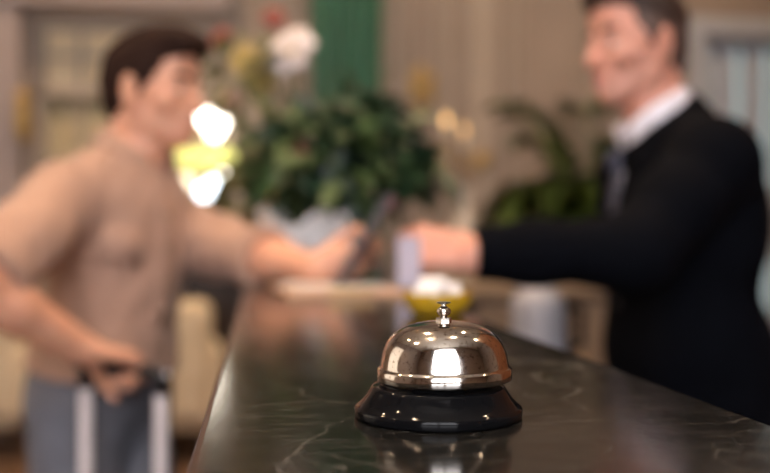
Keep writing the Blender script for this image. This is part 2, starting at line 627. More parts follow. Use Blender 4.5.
TH = 0.2
tag(MB().box((RX0 - TH, RY0 - TH, -0.1), (RX1 + TH, RY1 + TH, 0)).build('floor', M_floor), 'polished brown stone lobby floor', None, kind='structure')
tag(MB().box((RX0 - TH, RY0 - TH, RZ), (RX1 + TH, RY1 + TH, RZ + 0.1)).build('ceiling', M_ceiling), 'cream plaster ceiling', None, kind='structure')

# openings of the back wall, measured on its plane
wa = onY(34, 18, RY1); wb = onY(212, 18, RY1)
W1 = (wa[0], wb[0], 0.75, wa[2])
da = onY(699, 36, RY1)
D1 = (da[0], RX1 - 0.25, 0.0, da[2])
mb = MB()
for (a, b, c, d) in wall_boxes(RX0, RX1, 0, RZ, [W1, D1]):
    mb.box((a, RY1, c), (b, RY1 + TH, d))
wall_back = tag(mb.build('wall_back', M_wall), 'beige panelled lobby wall behind the plants', None, kind='structure')
mb = MB()
for (a, b, c, d) in wall_boxes(RX0, RX1, 0, RZ, [KW]):
    mb.box((a, RY0 - TH, c), (b, RY0, d))
tag(mb.build('wall_front', M_wall), 'beige wall with tall daylight window', None, kind='structure')
mb = MB()
for (a, b, c, d) in wall_boxes(RY0, RY1, 0, RZ, [LW]):
    mb.box((RX0 - TH, a, c), (RX0, b, d))
tag(mb.build('wall_left', M_wall), 'beige lobby side wall', None, kind='structure')
tag(MB().box((RX1, RY0, 0), (RX1 + TH, RY1, RZ)).build('wall_right', M_wall), 'beige wall on the reception side', None, kind='structure')

# mullions of the window behind the camera
wk = MB()
for f in (0.0, 0.5, 1.0):
    x = KW[0] + (KW[1] - KW[0]) * f
    wk.box((x - 0.035, RY0 - 0.12, KW[2]), (x + 0.035, RY0 - 0.05, KW[3]))
for z in (KW[2], KW[2] + 2.0, KW[3]):
    wk.box((KW[0], RY0 - 0.12, z - 0.035), (KW[1], RY0 - 0.05, z + 0.035))
tag(wk.build('window_3', M_white), 'tall white framed window', None, kind='structure')
wk = MB()  # unseen side window, added to brighten the bowl and the guest
for f in (0.0, 0.25, 0.5, 0.75, 1.0):
    y = LW[0] + (LW[1] - LW[0]) * f
    wk.box((RX0 - 0.12, y - 0.05, LW[2]), (RX0 - 0.05, y + 0.05, LW[3]))
for z in (LW[2], LW[2] + 1.8, LW[3]):
    wk.box((RX0 - 0.12, LW[0], z - 0.035), (RX0 - 0.05, LW[1], z + 0.035))
w2 = tag(wk.build('added_window_2', M_white), 'unseen white framed window added to the side wall for daylight', None, kind='structure')
rows = [[(RX0 + 0.05 + 0.02 * math.sin(j * 0.9), LW[0] - 0.1 + (LW[1] - LW[0] + 0.2) * j / 120, z) for j in range(121)] for z in (LW[2] - 0.15, 2.0, LW[3] + 0.1)]
MB().grid(rows).build('dimming_sheer', frosted_mat('dimming_cloth', (0.50, 0.43, 0.34), 0.40), w2, smooth=True)  # unseen sheer, added to dim the side window and its reflection in the bell


def frame(mb, x0, x1, z0, z1, y, w, t):
    mb.box((x0, y - t, z0), (x1, y, z0 + w)); mb.box((x0, y - t, z1 - w), (x1, y, z1))
    mb.box((x0, y - t, z0 + w), (x0 + w, y, z1 - w)); mb.box((x1 - w, y - t, z0 + w), (x1, y, z1 - w))


# panelling of the back wall: raised mouldings, pilasters, dado and baseboard
yb = RY1 - 0.001


def panel(px0, px1, z0, z1):
    a = onY(px0, 100, RY1)[0]; b = onY(px1, 100, RY1)[0]
    m1 = MB(); frame(m1, a, b, z0, z1, yb, 0.05, 0.035)
    m1.build('panel_moulding', M_mould, wall_back, bevel=0.012)
    m2 = MB(); frame(m2, a + 0.10, b - 0.10, z0 + 0.10, z1 - 0.10, yb, 0.022, 0.02)
    m2.build('panel_bead', M_mould, wall_back, bevel=0.006)


panel(226, 300, 1.05, 3.3); panel(392, 452, 1.05, 3.3); panel(506, 594, 1.05, 3.3); panel(606, 684, 1.05, 3.3)
panel(226, 300, 0.2, 0.92); panel(392, 452, 0.2, 0.92); panel(506, 594, 0.2, 0.92); panel(606, 684, 0.2, 0.92)
a = onY(466, 100, RY1)[0]; b = onY(494, 100, RY1)[0]
m = MB(); m.box((a, yb - 0.07, 0.0), (b, yb, RZ - 0.2)); m.box((a - 0.03, yb - 0.10, 0), (b + 0.03, yb, 0.22))
m.box((a - 0.03, yb - 0.10, RZ - 0.35), (b + 0.03, yb, RZ - 0.2))
tag(m.build('trim_1', M_mould, bevel=0.01), 'flat beige pilaster between wall panels', None, kind='structure')
a = onY(-60, 100, RY1)[0]; b = onY(26, 100, RY1)[0]
m = MB(); m.box((a, yb - 0.16, 0), (b, yb, W1[3] + 0.05))
tag(m.build('trim_2', M_mauve, bevel=0.01), 'mauve grey pilaster beside the shaded window', None, kind='structure')
m = MB(); m.box((a, yb - 0.20, W1[3] + 0.05), (W1[1] + 0.12, yb, W1[3] + 0.30)); m.box((a, yb - 0.26, W1[3] + 0.30), (W1[1] + 0.16, yb, W1[3] + 0.36))
tag(m.build('trim_3', M_mauve, bevel=0.01), 'mauve grey lintel above the shaded window', None, kind='structure')
m = MB(); m.box((W1[1] + 0.02, yb - 0.03, 0), (D1[0] - 0.02, yb, 0.14)); m.box((W1[1] + 0.02, yb - 0.02, 0.14), (D1[0] - 0.02, yb, 0.17))
tag(m.build('baseboard_back', M_mould, bevel=0.006), 'beige baseboard', None, kind='structure')

# window with a cream shade over tan curtains
win = tag(MB().box((W1[0], RY1 + 0.02, W1[2]), (W1[1], RY1 + 0.10, W1[2] + 0.05)).build('window_1', M_mould), 'window with cream shade and thin bars', None, kind='structure')
m = MB(); frame(m, W1[0], W1[1], W1[2], W1[3], RY1 + 0.10, 0.06, 0.08)
zt = onY(100, 92, RY1)[2]
m.box((W1[0], RY1 + 0.02, zt - 0.03), (W1[1], RY1 + 0.09, zt + 0.03))
m.build('window_frame', M_mould, win, bevel=0.006)
nb = 4
for i in range(1, nb):
    x = W1[0] + (W1[1] - W1[0]) * i / nb
    MB().box((x - 0.013, RY1 + 0.03, W1[2] + 0.05), (x + 0.013, RY1 + 0.07, W1[3] - 0.05)).build('window_bar', M_mould, win)
for z in (zt + (W1[3] - zt) * 0.5, zt - 0.45, zt - 0.9):
    MB().box((W1[0] + 0.05, RY1 + 0.034, z - 0.012), (W1[1] - 0.05, RY1 + 0.066, z + 0.012)).build('window_bar', M_mould, win)
rows = []
for i in range(14):
    z = zt + (W1[3] - zt) * i / 13
    rows.append([(W1[0] + (W1[1] - W1[0]) * j / 4, RY1 + 0.092 + 0.008 * math.cos(i * math.pi), z) for j in range(5)])
MB().grid(rows).build('roman_shade', M_shade, win, solid=0.006)
rows = []
for i in range(6):
    z = W1[2] + (zt - W1[2]) * i / 5
    rows.append([(W1[0] + (W1[1] - W1[0]) * j / 80, RY1 + 0.10 + 0.014 * math.sin(j * 1.15), z) for j in range(81)])
MB().grid(rows).build('curtain_panel', M_shade2, win, smooth=True, solid=0.004)
MB().box((W1[0] - 0.1, RY1 + 0.185, W1[2] - 0.1), (W1[1] + 0.1, RY1 + 0.195, W1[3] + 0.1)).build('backing_board', M_shade2, win)

# glazed door at the right
door = tag(MB().box((D1[0], RY1 + 0.02, 0), (D1[1], RY1 + 0.1, 0.35)).build('door_1', M_bluegrey), 'blue grey glazed double door', None, kind='structure')
m = MB(); frame(m, D1[0] - 0.10, D1[1] + 0.10, 0.0, D1[3] + 0.13, yb, 0.13, 0.05)
m.build('door_frame', M_bluegrey, door, bevel=0.008)
nd = 4; wdt = (D1[1] - D1[0]) / nd
for i in range(nd):
    x0 = D1[0] + wdt * i; x1 = x0 + wdt
    m = MB(); frame(m, x0 + 0.005, x1 - 0.005, 0.35, D1[3], RY1 + 0.09, 0.06, 0.05)
    m.build('door_leaf', M_bluegrey, door, bevel=0.005)
    MB().box((x0 + 0.05, RY1 + 0.06, 0.40), (x1 - 0.05, RY1 + 0.07, D1[3] - 0.05)).build('pane', M_frost if i >= 1 else M_frost2, door)
hx = D1[0] + wdt
MB().tube([(hx - 0.03, RY1 + 0.035, 0.95), (hx - 0.03, RY1 - 0.02, 0.95), (hx - 0.03, RY1 - 0.02, 1.35), (hx - 0.03, RY1 + 0.035, 1.35)], 0.012).build('door_handle', M_brass, door, smooth=True)


# ------------------------------------------------------------------ ceiling downlights
M_bulb = emis_mat('downlight_glow', (1.0, 0.72, 0.45), 8.0)
spots = [(-2.3, 1.0), (-0.75, 1.0), (0.75, 1.0), (2.6, 1.0), (-2.2, 2.6), (-0.3, 2.7), (1.5, 2.7), (3.0, 2.6), (-2.2, 4.7), (-0.4, 4.8), (1.4, 4.8), (3.1, 4.7)]
rown = ['nearest', 'middle', 'farthest']
coln = ['far left', 'centre left', 'centre right', 'far right']
for i, (x, y) in enumerate(spots):
    e = empty('ceiling_light', (x, y, RZ - 0.05), 'recessed brass ceiling spotlight, %s row, %s' % (rown[i // 4], coln[i % 4]), 'ceiling light', 'recessed ceiling spotlights')
    MB().lathe([(0.055, 0.05), (0.085, 0.05), (0.09, 0.04), (0.085, 0.03), (0.06, 0.028), (0.055, 0.036)], (x, y, RZ - 0.05), 24).build('trim_ring', M_brass, e, smooth=True)
    MB().lathe([(0.001, 0.036), (0.05, 0.036), (0.05, 0.046), (0.001, 0.046)], (x, y, RZ - 0.05), 20).build('lens', M_bulb, e)
    l = bpy.data.lights.new('downlight', 'SPOT'); l.energy = DOWNLIGHT_W * (6.0 if i < 4 else 7); l.color = (1.0, 0.70, 0.44)
    l.spot_size = math.radians(105); l.spot_blend = 0.7; l.shadow_soft_size = 0.04
    o = bpy.data.objects.new('downlight', l); C.objects.link(o); o.parent = e; o.location = (0, 0, 0.015)

# ------------------------------------------------------------------ reception counter
CX0, CX1, CT = -0.029, 0.247, 1.12
CYN, CYF = -0.35, 2.75
M_marble = marble_mat()
m = MB(); m.box((CX0, CYN, CT - 0.035), (CX1, CYF, CT))
o = m.build('countertop', M_marble, bevel=0.004)
tag(o, 'long black marble counter ledge with thin white veins under the bell', 'countertop')
e = empty('reception_counter', ((CX0 + CX1) / 2, 1.2, 0), 'dark wooden reception counter body below the black marble ledge', 'counter')
MB().box((CX0 + 0.05, CYN + 0.03, 0.1), (CX1 - 0.03, CYF - 0.03, CT - 0.036)).build('core', M_darkwood, e)
MB().box((CX0 + 0.08, CYN + 0.05, 0.0), (CX1 - 0.05, CYF - 0.05, 0.1)).build('plinth', M_darkwood, e)
for i in range(5):
    y0 = CYN + 0.05 + i * 0.605
    m = MB(); m.box((CX0 + 0.035, y0, 0.14), (CX0 + 0.05, y0 + 0.58, CT - 0.06)); m.box((CX0 + 0.022, y0 + 0.07, 0.21), (CX0 + 0.036, y0 + 0.51, CT - 0.13))
    m.build('front_panel', M_darkwood, e, bevel=0.006)
# lower work desk on the receptionist's side
e = empty('work_desk', (0.42, 1.45, 0), 'low dark desk behind the reception ledge', 'desk')
MB().box((CX1 - 0.02, -0.2, 0.74), (0.40, 2.7, 0.78)).build('desk_top', M_darkwood, e, bevel=0.004)
for y in (-0.15, 1.2, 2.6):
    MB().box((CX1 + 0.0, y, 0), (0.36, y + 0.04, 0.74)).build('desk_support', M_darkwood, e)

# ------------------------------------------------------------------ call bell
M_nickel = nickel_mat()
M_blackp = mat('black_enamel', (0.004, 0.004, 0.0045), rough=0.07, spec=0.17, bump=0.02, bscale=300)
M_steel = mat('steel', (0.55, 0.50, 0.45), rough=0.2, metal=1.0)
bl = Wc((438 - 385) / FPX * 0.45, 0.45, CT)
e = empty('call_bell', bl, 'silver domed call bell on a black base, on the marble counter', 'call bell')
cm = 0.01
base = [(0.3, 0.02), (4.1, 0.02), (4.24, 0.06), (4.27, 0.14), (4.27, 0.40), (4.24, 0.50), (4.14, 0.57), (4.0, 0.68), (3.80, 0.90), (3.62, 1.15), (3.48, 1.38), (3.40, 1.50), (3.32, 1.56), (3.1, 1.60), (2.95, 1.62), (2.9, 1.72), (0.3, 1.74)]
MB().lathe([(r * cm, z * cm) for r, z in base], bl, 96).build('base', M_blackp, e, smooth=True, autosmooth=50)
MB().lathe([(r * cm, z * cm) for r, z in [(0.3, 0.0), (3.9, 0.0), (3.95, 0.02), (0.3, 0.03)]], bl, 64).build('rubber_pad', mat('rubber', (0.01, 0.01, 0.01), rough=0.8), e)
tilt = Matrix.Rotation(math.radians(-1.0), 3, 'Y')
RT = np.array(tilt)
dome = [(0.30, 1.95), (3.30, 1.88), (3.36, 1.83), (3.42, 1.85), (3.45, 1.92), (3.44, 2.36), (3.40, 2.44), (3.33, 2.50), (3.28, 2.58), (3.25, 2.74), (3.21, 2.98), (3.12, 3.32), (2.98, 3.66), (2.76, 3.98), (2.44, 4.27), (2.02, 4.50), (1.52, 4.66), (1.0, 4.75), (0.5, 4.79), (0.12, 4.80)]
MB().lathe([(r * cm, z * cm) for r, z in dome[:6]] + rounded([(r * cm, z * cm) for r, z in dome[6:]], 3), bl + (0.0036, 0, 0), 128, R=RT).build('dome', M_nickel, e, smooth=True, autosmooth=55)
MB().lathe([(0.012, 0.0168), (0.012, 0.0225), (0.001, 0.0225)], bl, 24).build('striker_post', M_steel, e, smooth=True)
top = bl + RT @ np.array([0.0030, 0, 0])
nut = MB().lathe([(0.0025, 0.0472), (0.0040, 0.0474), (0.0041, 0.0496), (0.0030, 0.0499), (0.0022, 0.050)], top, 6)
nut.build('nut', M_steel, e)
MB().lathe(rounded([(0.0016, 0.0495), (0.0020, 0.0505), (0.0030, 0.0513), (0.0036, 0.0525), (0.0034, 0.0540), (0.0024, 0.0550), (0.0015, 0.0556), (0.0014, 0.0568)], 3), top, 28).build('knob', M_nickel, e, smooth=True)
MB().lathe([(0.0012, 0.0566), (0.0033, 0.0570), (0.0036, 0.0573), (0.0035, 0.0577), (0.0015, 0.0580), (0.0003, 0.0581)], top, 28).build('plunger_button', mat('dark_steel', (0.09, 0.085, 0.08), rough=0.3, metal=1.0), e, smooth=True)

# ------------------------------------------------------------------ things on the counter
M_paper = mat('paper', (0.52, 0.47, 0.45), rough=0.8, var=0.03)
M_tan = mat('tan_leather', (0.48, 0.28, 0.17), rough=0.5, var=0.08, bump=0.2, bscale=150)
pc = P(338, 0, 1.47); pc[2] = CT
e = empty('clipboard', pc, 'tan clipboard lying flat on the counter beneath the tablet', 'clipboard')
RZ5 = np.array(Matrix.Rotation(math.radians(4), 3, 'Z'))
MB().obox(pc + (0, 0, 0.004), (0.098, 0.145, 0.004), RZ5).build('board', M_tan, e, bevel=0.002)
MB().obox(pc + RZ5 @ np.array([0, -0.13, 0.011]), (0.035, 0.010, 0.003), RZ5).build('clip', M_brass, e, bevel=0.001)
for i, (dx, dy, an) in enumerate([(0.004, 0.05, 8), (-0.006, 0.075, -6)]):
    R = np.array(Matrix.Rotation(math.radians(an), 3, 'Z'))
    o = MB().obox(pc + np.array([dx, dy, 0.0092 + 0.0012 * i]), (0.085, 0.09, 0.0005), R).build('paper_sheet', M_paper)
    tag(o, ['white paper form lying beneath another sheet on the tan clipboard', 'topmost white paper form on the tan clipboard by the tablet'][i], 'paper', 'registration forms')

# tablet leaning on its kickstand
M_tab = mat('tablet_shell', (0.05, 0.035, 0.035), rough=0.35, metal=0.3)
M_scr = mat('tablet_screen', (0.010, 0.016, 0.02), rough=0.06, coat=0.5)
M_case = mat('tablet_case', (0.24, 0.075, 0.06), rough=0.5, var=0.1)
tb = np.array([0.132, 1.62, CT + 0.011])
tt = tb + np.array([0.082, 0, 0.137])
upv = nrm(np.array([tt[0] - tb[0], 0, tt[2] - tb[2]])); hgt = 0.182
yv = np.array([0, 1.0, 0]); nv = np.cross(upv, yv); nv = nv if nv[0] < 0 else -nv      # screen normal, to the guest
RTB = np.stack([yv, upv, np.cross(yv, upv)], 1)
tc = tb + upv * hgt / 2
e = empty('tablet', tb, 'dark tablet tilted up on a kickstand on the counter, in the guest\'s hand', 'tablet')
MB().obox(tc, (0.125, hgt / 2, 0.0065), RTB).build('case', M_tab, e, bevel=0.003)
sg = 1 if np.dot(RTB[:, 2], nv) > 0 else -1
MB().obox(tc + nv * 0.007, (0.117, hgt / 2 - 0.009, 0.0007), RTB).build('screen', M_scr, e)
MB().obox(tc + upv * (hgt / 2 - 0.014) - nv * 0.009, (0.122, 0.013, 0.003), RTB).build('cover_flap', M_case, e, bevel=0.002)
k0 = tb + upv * 0.095 - nv * 0.008; k1 = np.array([k0[0] + 0.040, k0[1], CT + 0.0125])
kd = nrm(k1 - k0)
RK = np.stack([yv, kd, np.cross(yv, kd)], 1)
MB().obox((k0 + k1) / 2, (0.055, np.linalg.norm(k1 - k0) / 2, 0.002), RK).build('kickstand', M_tab, e, bevel=0.001)

# yellow dish with white sweets
M_yel = mat('yellow_glaze', (0.46, 0.27, 0.015), rough=0.18, var=0.1, vscale=30, coat=0.3)
dp = P(437, 0, 1.05); dp[2] = CT
e = empty('candy_dish', dp, 'small yellow glazed dish of white sweets at the counter edge', 'dish')
MB().lathe(rounded([(0.026, 0.0), (0.030, 0.002), (0.037, 0.009), (0.0405, 0.018), (0.041, 0.025), (0.039, 0.025), (0.032, 0.011), (0.001, 0.009)], 3), dp, 40).build('bowl', M_yel, e, smooth=True)
rg = random.Random(4)
for i in range(9):
    a_ = i * 2.4; r_ = 0.010 + 0.005 * math.sqrt(i)
    c_ = dp + (r_ * math.cos(a_) if i else 0, r_ * math.sin(a_) if i else 0, 0.028 + (0.008 if i < 3 else 0))
    o = MB().ball(c_, (0.0105, 0.0105, 0.0095), 12).build('sweet', mat('white_sugar', (0.78, 0.74, 0.72), rough=0.3), None, smooth=True)
    tag(o, 'round white sweet in the yellow dish on the counter', 'sweet', 'white sweets in the yellow dish')

# ------------------------------------------------------------------ planter with the flower arrangement on the far end of the ledge
M_ceram = mat('white_ceramic', (0.90, 0.84, 0.81), rough=0.25, coat=0.4, var=0.02)
fp = P(314, 0, 2.22); fp[2] = CT
fp[0] = (CX0 + CX1) / 2 + 0.012
e = empty('flower_arrangement', fp, 'tall arrangement of dark leaves and flowers in a white scalloped bowl on the counter', 'flower arrangement')


def scal(r, z, a, i):
    f = min(1.0, max(0, z / 0.15)) ** 2
    lift = 0.022 * math.sin(2 * a + 2.2) + 0.016 * math.cos(5 * a + 0.6)
    return r * (1 + 0.05 * f * math.cos(8 * a)), z + f * lift


MB().lathe(rounded([(0.055, 0.0), (0.062, 0.006), (0.085, 0.04), (0.106, 0.085), (0.118, 0.13), (0.124, 0.152), (0.119, 0.152), (0.108, 0.12), (0.09, 0.10), (0.001, 0.10)], 3), fp, 64, wob=scal).build('bowl', M_ceram, e, smooth=True)
M_leafd = mat('dark_leaf', (0.026, 0.060, 0.025), rough=0.38, col2=(0.010, 0.026, 0.016), vscale=14)
M_leafm = mat('mid_leaf', (0.075, 0.12, 0.035), rough=0.45, col2=(0.03, 0.06, 0.02), vscale=14)
M_leafo = mat('olive_leaf', (0.22, 0.20, 0.07), rough=0.5, col2=(0.12, 0.12, 0.04), vscale=12)
M_stem = mat('green_stem', (0.05, 0.07, 0.02), rough=0.6, var=0.2)


def leaf(mb, base_, d, up, L, w, droop=0.3):
    d = nrm(d); up = np.asarray(up, float); s_ = np.cross(d, up)
    s_ = nrm(s_) if np.linalg.norm(s_) > 1e-3 else np.array([1.0, 0, 0]); n_ = np.cross(s_, d)
    rows = []
    for i, (t, ww) in enumerate([(0, 0.06), (0.25, 0.75), (0.5, 1.0), (0.75, 0.7), (1.0, 0.04)]):
        c_ = base_ + d * L * t - np.array([0, 0, 1]) * droop * L * t * t
        rows.append([c_ - s_ * w * ww + n_ * w * 0.25 * ww, c_, c_ + s_ * w * ww + n_ * w * 0.25 * ww])
    mb.grid(rows)


def bush(parent, name, material, centre, radii, n, L, w, seed, z_lo=None):
    rg = np.random.RandomState(seed); mb_ = MB()
    for i in range(n):
        q = rg.normal(size=3); q = nrm(q) * rg.uniform(0.25, 1.0) ** 0.5
        p_ = centre + q * radii
        if z_lo is not None and p_[2] < z_lo: p_[2] = z_lo + rg.uniform(0, 0.05)
        d_ = nrm(q * np.array([1, 1, 0.6]) + rg.normal(size=3) * 0.5)
        leaf(mb_, p_, d_, nrm(rg.normal(size=3) * 0.5 + np.array([0, 0, 1])), L * rg.uniform(0.7, 1.25), w * rg.uniform(0.8, 1.2))
    o_ = mb_.build(name, material, parent, smooth=True)
    tag(o_, kind='stuff')
    return o_


fc = fp + np.array([0, 0, 0.14])
# stems
stems = MB()
rg2 = np.random.RandomState(2)
for i in range(26):
    a_ = rg2.uniform(0, 6.28); r_ = rg2.uniform(0.05, 0.26); h_ = rg2.uniform(0.12, 0.42)
    tip = fc + np.array([r_ * math.cos(a_), r_ * math.sin(a_), h_])
    stems.tube([fc + np.array([0.03 * math.cos(a_), 0.03 * math.sin(a_), -0.03]), fc + (tip - fc) * 0.5 + (0, 0, 0.06), tip], [0.004, 0.003, 0.002], 5)
tag(stems.build('stems', M_stem, e, smooth=True), kind='stuff')
bush(e, 'foliage', M_leafd, P(340, 168, 2.25), np.array([0.19, 0.17, 0.17]), 250, 0.085, 0.024, 11, CT + 0.225)
bush(e, 'foliage', M_leafd, P(405, 185, 2.25), np.array([0.12, 0.12, 0.075]), 85, 0.085, 0.022, 12, CT + 0.225)
bush(e, 'foliage', M_leafm, P(292, 165, 2.3), np.array([0.12, 0.12, 0.13]), 95, 0.08, 0.02, 13, CT + 0.215)
bush(e, 'foliage', M_leafd, P(362, 125, 2.25), np.array([0.09, 0.09, 0.09]), 50, 0.085, 0.022, 14)
bush(e, 'foliage', M_leafm, P(345, 165, 2.2), np.array([0.20, 0.18, 0.17]), 110, 0.085, 0.024, 17, CT + 0.225)
bush(e, 'foliage', M_leafo, P(250, 180, 2.5), np.array([0.09, 0.09, 0.12]), 90, 0.07, 0.018, 15)
bush(e, 'foliage', M_leafo, P(246, 78, 2.3), np.array([0.08, 0.08, 0.11]), 60, 0.06, 0.016, 16)


def flower(centre, face, r, material, nb=6, cup=0.5, seed=1, name='flower', core=None):
    rg = np.random.RandomState(seed)
    f_ = nrm(face); R = Rcols(f_, (0, 0.3, 1)); mb_ = MB()
    for ring, (sc, cu, off) in enumerate([(1.0, cup, 0), (0.72, cup + 0.45, 0.5)]):
        for i in range(nb):
            a_ = 2 * math.pi * (i + off) / nb + rg.uniform(-.1, .1)
            rad = R @ np.array([0, math.cos(a_), math.sin(a_)]); sd = R @ np.array([0, -math.sin(a_), math.cos(a_)])
            rows = []
            for t, ww in [(0.03, 0.18), (0.3, 0.7), (0.6, 1.0), (0.85, 0.8), (1.0, 0.25)]:
                el = cu * (1 - 0.6 * t)
                c_ = centre + rad * r * sc * t * math.cos(el) + f_ * r * sc * t * math.sin(el)
                rows.append([c_ - sd * r * sc * 0.42 * ww + f_ * 0.10 * r * ww, c_ - f_ * 0.02 * r, c_ + sd * r * sc * 0.42 * ww + f_ * 0.10 * r * ww])
            mb_.grid(rows)
    o_ = mb_.build(name, material, e, smooth=True, solid=0.0012)
    if core:
        MB().ball(centre + f_ * r * 0.12, r * 0.16, 10).build('flower_centre', core, o_, smooth=True)
    # stalk
    MB().tube([centre - f_ * 0.002, centre * 0.5 + fc * 0.5 + np.array([0, 0, 0.05]), fc], [0.003, 0.0035, 0.004], 6).build('stalk', M_stem, o_, smooth=True)
    return o_


M_fw = mat('white_petal', (0.66, 0.58, 0.56), rough=0.55, var=0.04)
M_fr = mat('red_petal', (0.21, 0.04, 0.03), rough=0.5, var=0.15)
M_fp = mat('pink_petal', (0.50, 0.30, 0.27), rough=0.55, var=0.08)
M_fy = mat('yellow_petal', (0.50, 0.35, 0.11), rough=0.55, var=0.12)
M_fo = mat('orange_petal', (0.55, 0.22, 0.03), rough=0.5, var=0.12)
flower(P(294, 54, 2.28), Dc(-0.42, -0.80, 0.42), 0.074, M_fw, 7, 0.5, 3, core=M_fy).__setitem__('label', 'large white open flower at the top of the arrangement')
flower(P(274, 20, 2.35), Dc(0.2, -1, 0.4), 0.034, M_fr, 6, 0.6, 4).__setitem__('label', 'small red flower above the white one')
flower(P(297, 156, 2.12), Dc(0.0, -1, 0.2), 0.030, M_fr, 6, 0.6, 5).__setitem__('label', 'small dark red flower among the leaves')
flower(P(270, 192, 2.15), Dc(-0.3, -1, 0.3), 0.026, M_fo, 6, 0.6, 6).__setitem__('label', 'small orange flower low in the leaves')
flower(P(246, 62, 2.3), Dc(-0.3, -1, 0.2), 0.045, M_fy, 6, 0.7, 7).__setitem__('label', 'yellow flower left of the white one')
flower(P(262, 84, 2.3), Dc(-0.1, -1, 0.3), 0.036, M_fy, 6, 0.6, 8)
flower(P(229, 104, 2.32), Dc(-0.5, -1, 0.2), 0.045, M_fp, 6, 0.5, 9)
flower(P(222, 40, 2.35), Dc(-0.5, -1, 0.4), 0.036, M_fr, 6, 0.5, 10)

# ------------------------------------------------------------------ far left: curtain, sideboard with stand-in globe lamp, armchairs, sconces
M_green = mat('green_velvet', (0.030, 0.17, 0.085), rough=0.7, var=0.15, vscale=4, sheen=0.3)
ga = onY(308, 0, 5.7); gb = onY(384, 0, 5.7)
gx0, gx1 = ga[0], gb[0]
e = empty('drape', ((gx0 + gx1) / 2, 5.7, 0.02), 'hanging emerald green drape behind the flower arrangement', 'curtain')
rows = []
for i in range(24):
    z = 0.03 + (3.3 - 0.03) * i / 23
    f = 0.86 + 0.14 * abs(z - 1.5) / 1.8
    rows.append([((gx0 + gx1) / 2 + (gx1 - gx0) / 2 * f * (j / 45 - 1), 5.72 + 0.06 * math.sin(j * 0.42 + 0.4 * math.sin(z * 2)) + 0.01 * math.sin(j * 1.7), z) for j in range(91)])
MB().grid(rows).build('cloth', M_green, e, smooth=True, solid=0.005)
MB().tube([(gx0 - 0.15, 5.72, 3.33), (gx1 + 0.15, 5.72, 3.33)], 0.02, 12).build('curtain_rod', M_brass, e, smooth=True)
for s_ in (gx0 - 0.1, gx1 + 0.1):
    MB().box((s_ - 0.015, 5.72, 3.31), (s_ + 0.015, 6.0, 3.35)).build('rod_bracket', M_brass, e)

# dark sideboard
s0 = onY(120, 260, 5.55); s1 = onY(262, 260, 5.55)
sx0, sx1 = s0[0], s1[0]
SBT = 1.10
e = empty('sideboard', ((sx0 + sx1) / 2, 5.75, 0), 'dark wooden sideboard against the wall under the stand-in globe lamp', 'sideboard')
MB().box((sx0 - 0.02, 5.53, SBT - 0.035), (sx1 + 0.02, 5.93, SBT)).build('top', M_darkwood, e, bevel=0.006)
MB().box((sx0, 5.56, 0.12), (sx1, 5.92, SBT - 0.035)).build('carcass', M_darkwood, e)
for i in range(2):
    xa = sx0 + 0.02 + i * (sx1 - sx0 - 0.02) / 2; xb = xa + (sx1 - sx0 - 0.06) / 2
    dd = MB().box((xa, 5.54, 0.16), (xb, 5.56, SBT - 0.06)).build('door', M_darkwood, e, bevel=0.004)
    MB().ball(((xb - 0.04) if i == 0 else (xa + 0.04), 5.525, 0.65), 0.016, 12).build('knob', M_brass, dd, smooth=True)
for x in (sx0 + 0.04, sx1 - 0.04):
    for y in (5.6, 5.88):
        MB().lathe([(0.03, 0.12), (0.018, 0.0), (0.001, 0.0)], (x, y, 0), 12).build('foot', M_darkwood, e, smooth=True)

# globe lamp, made up to stand in for a bright garden window
GL_W = emis_mat('white_globe', (1.0, 0.93, 0.80), 9.0)
GL_B = emis_mat('cool_globe', (0.80, 0.90, 1.0), 5.0)
GL_Y = emis_mat('yellow_green_globe', (0.74, 0.76, 0.24), 1.0)
GL_G = emis_mat('amber_globe', (0.95, 0.62, 0.12), 1.2)
LD = 5.72
lb = onY(203, 240, LD); lb[2] = SBT
e = empty('stand_in_globes', lb, 'made-up brass lamp of glowing globes standing in for a bright garden window', 'lamp')
MB().lathe(rounded([(0.11, 0.0), (0.11, 0.015), (0.05, 0.03), (0.018, 0.06), (0.013, 0.12)], 3), lb, 32).build('base', M_brass, e, smooth=True)
gl = [(207, 119, 8.5, GL_W), (219, 125, 8.5, GL_W), (213, 134, 6.0, GL_W), (170, 160, 8, GL_G), (187, 158, 10.5, GL_Y), (207, 157, 10.5, GL_Y), (227, 156, 9, GL_Y),
      (186, 182, 7.5, mat('cream_globe', (1.0, 0.9, 0.7), emit=(1.0, 0.90, 0.66), estr=2.2)), (204, 192, 7.5, GL_B), (214, 182, 6.5, GL_B), (226, 178, 7, GL_W), (208, 170, 6, GL_Y)]
tops = lb + np.array([0, 0, 0.12])
MB().tube([tops, onY(206, 165, LD), onY(212, 132, LD)], [0.012, 0.011, 0.008], 10).build('stem', M_brass, e, smooth=True)
rgL = np.random.RandomState(8)
hub = onY(206, 165, LD)
for (px, py, rp, mm) in gl:
    dpt = rgL.uniform(-0.06, 0.06)
    c_ = onY(px, py, LD + dpt)
    MB().tube([hub, (hub + c_) / 2 + (0, 0, 0.02), c_], 0.006, 6).build('arm', M_brass, e, smooth=True)
    MB().ball(c_, rp / FPX * LD, 20).build('globe', mm, e, smooth=True)


M_cream = mat('cream_upholstery', (0.60, 0.48, 0.33), rough=0.8, var=0.06, bump=0.3, bscale=180, sheen=0.2)


def rbox(name, c, h, R, m, parent, r=0.05):
    mb_ = MB().obox(c, h, R); o_ = mb_.build(name, m, parent, smooth=True)
    b_ = o_.modifiers.new('round', 'BEVEL'); b_.width = r; b_.segments = 5
    return o_


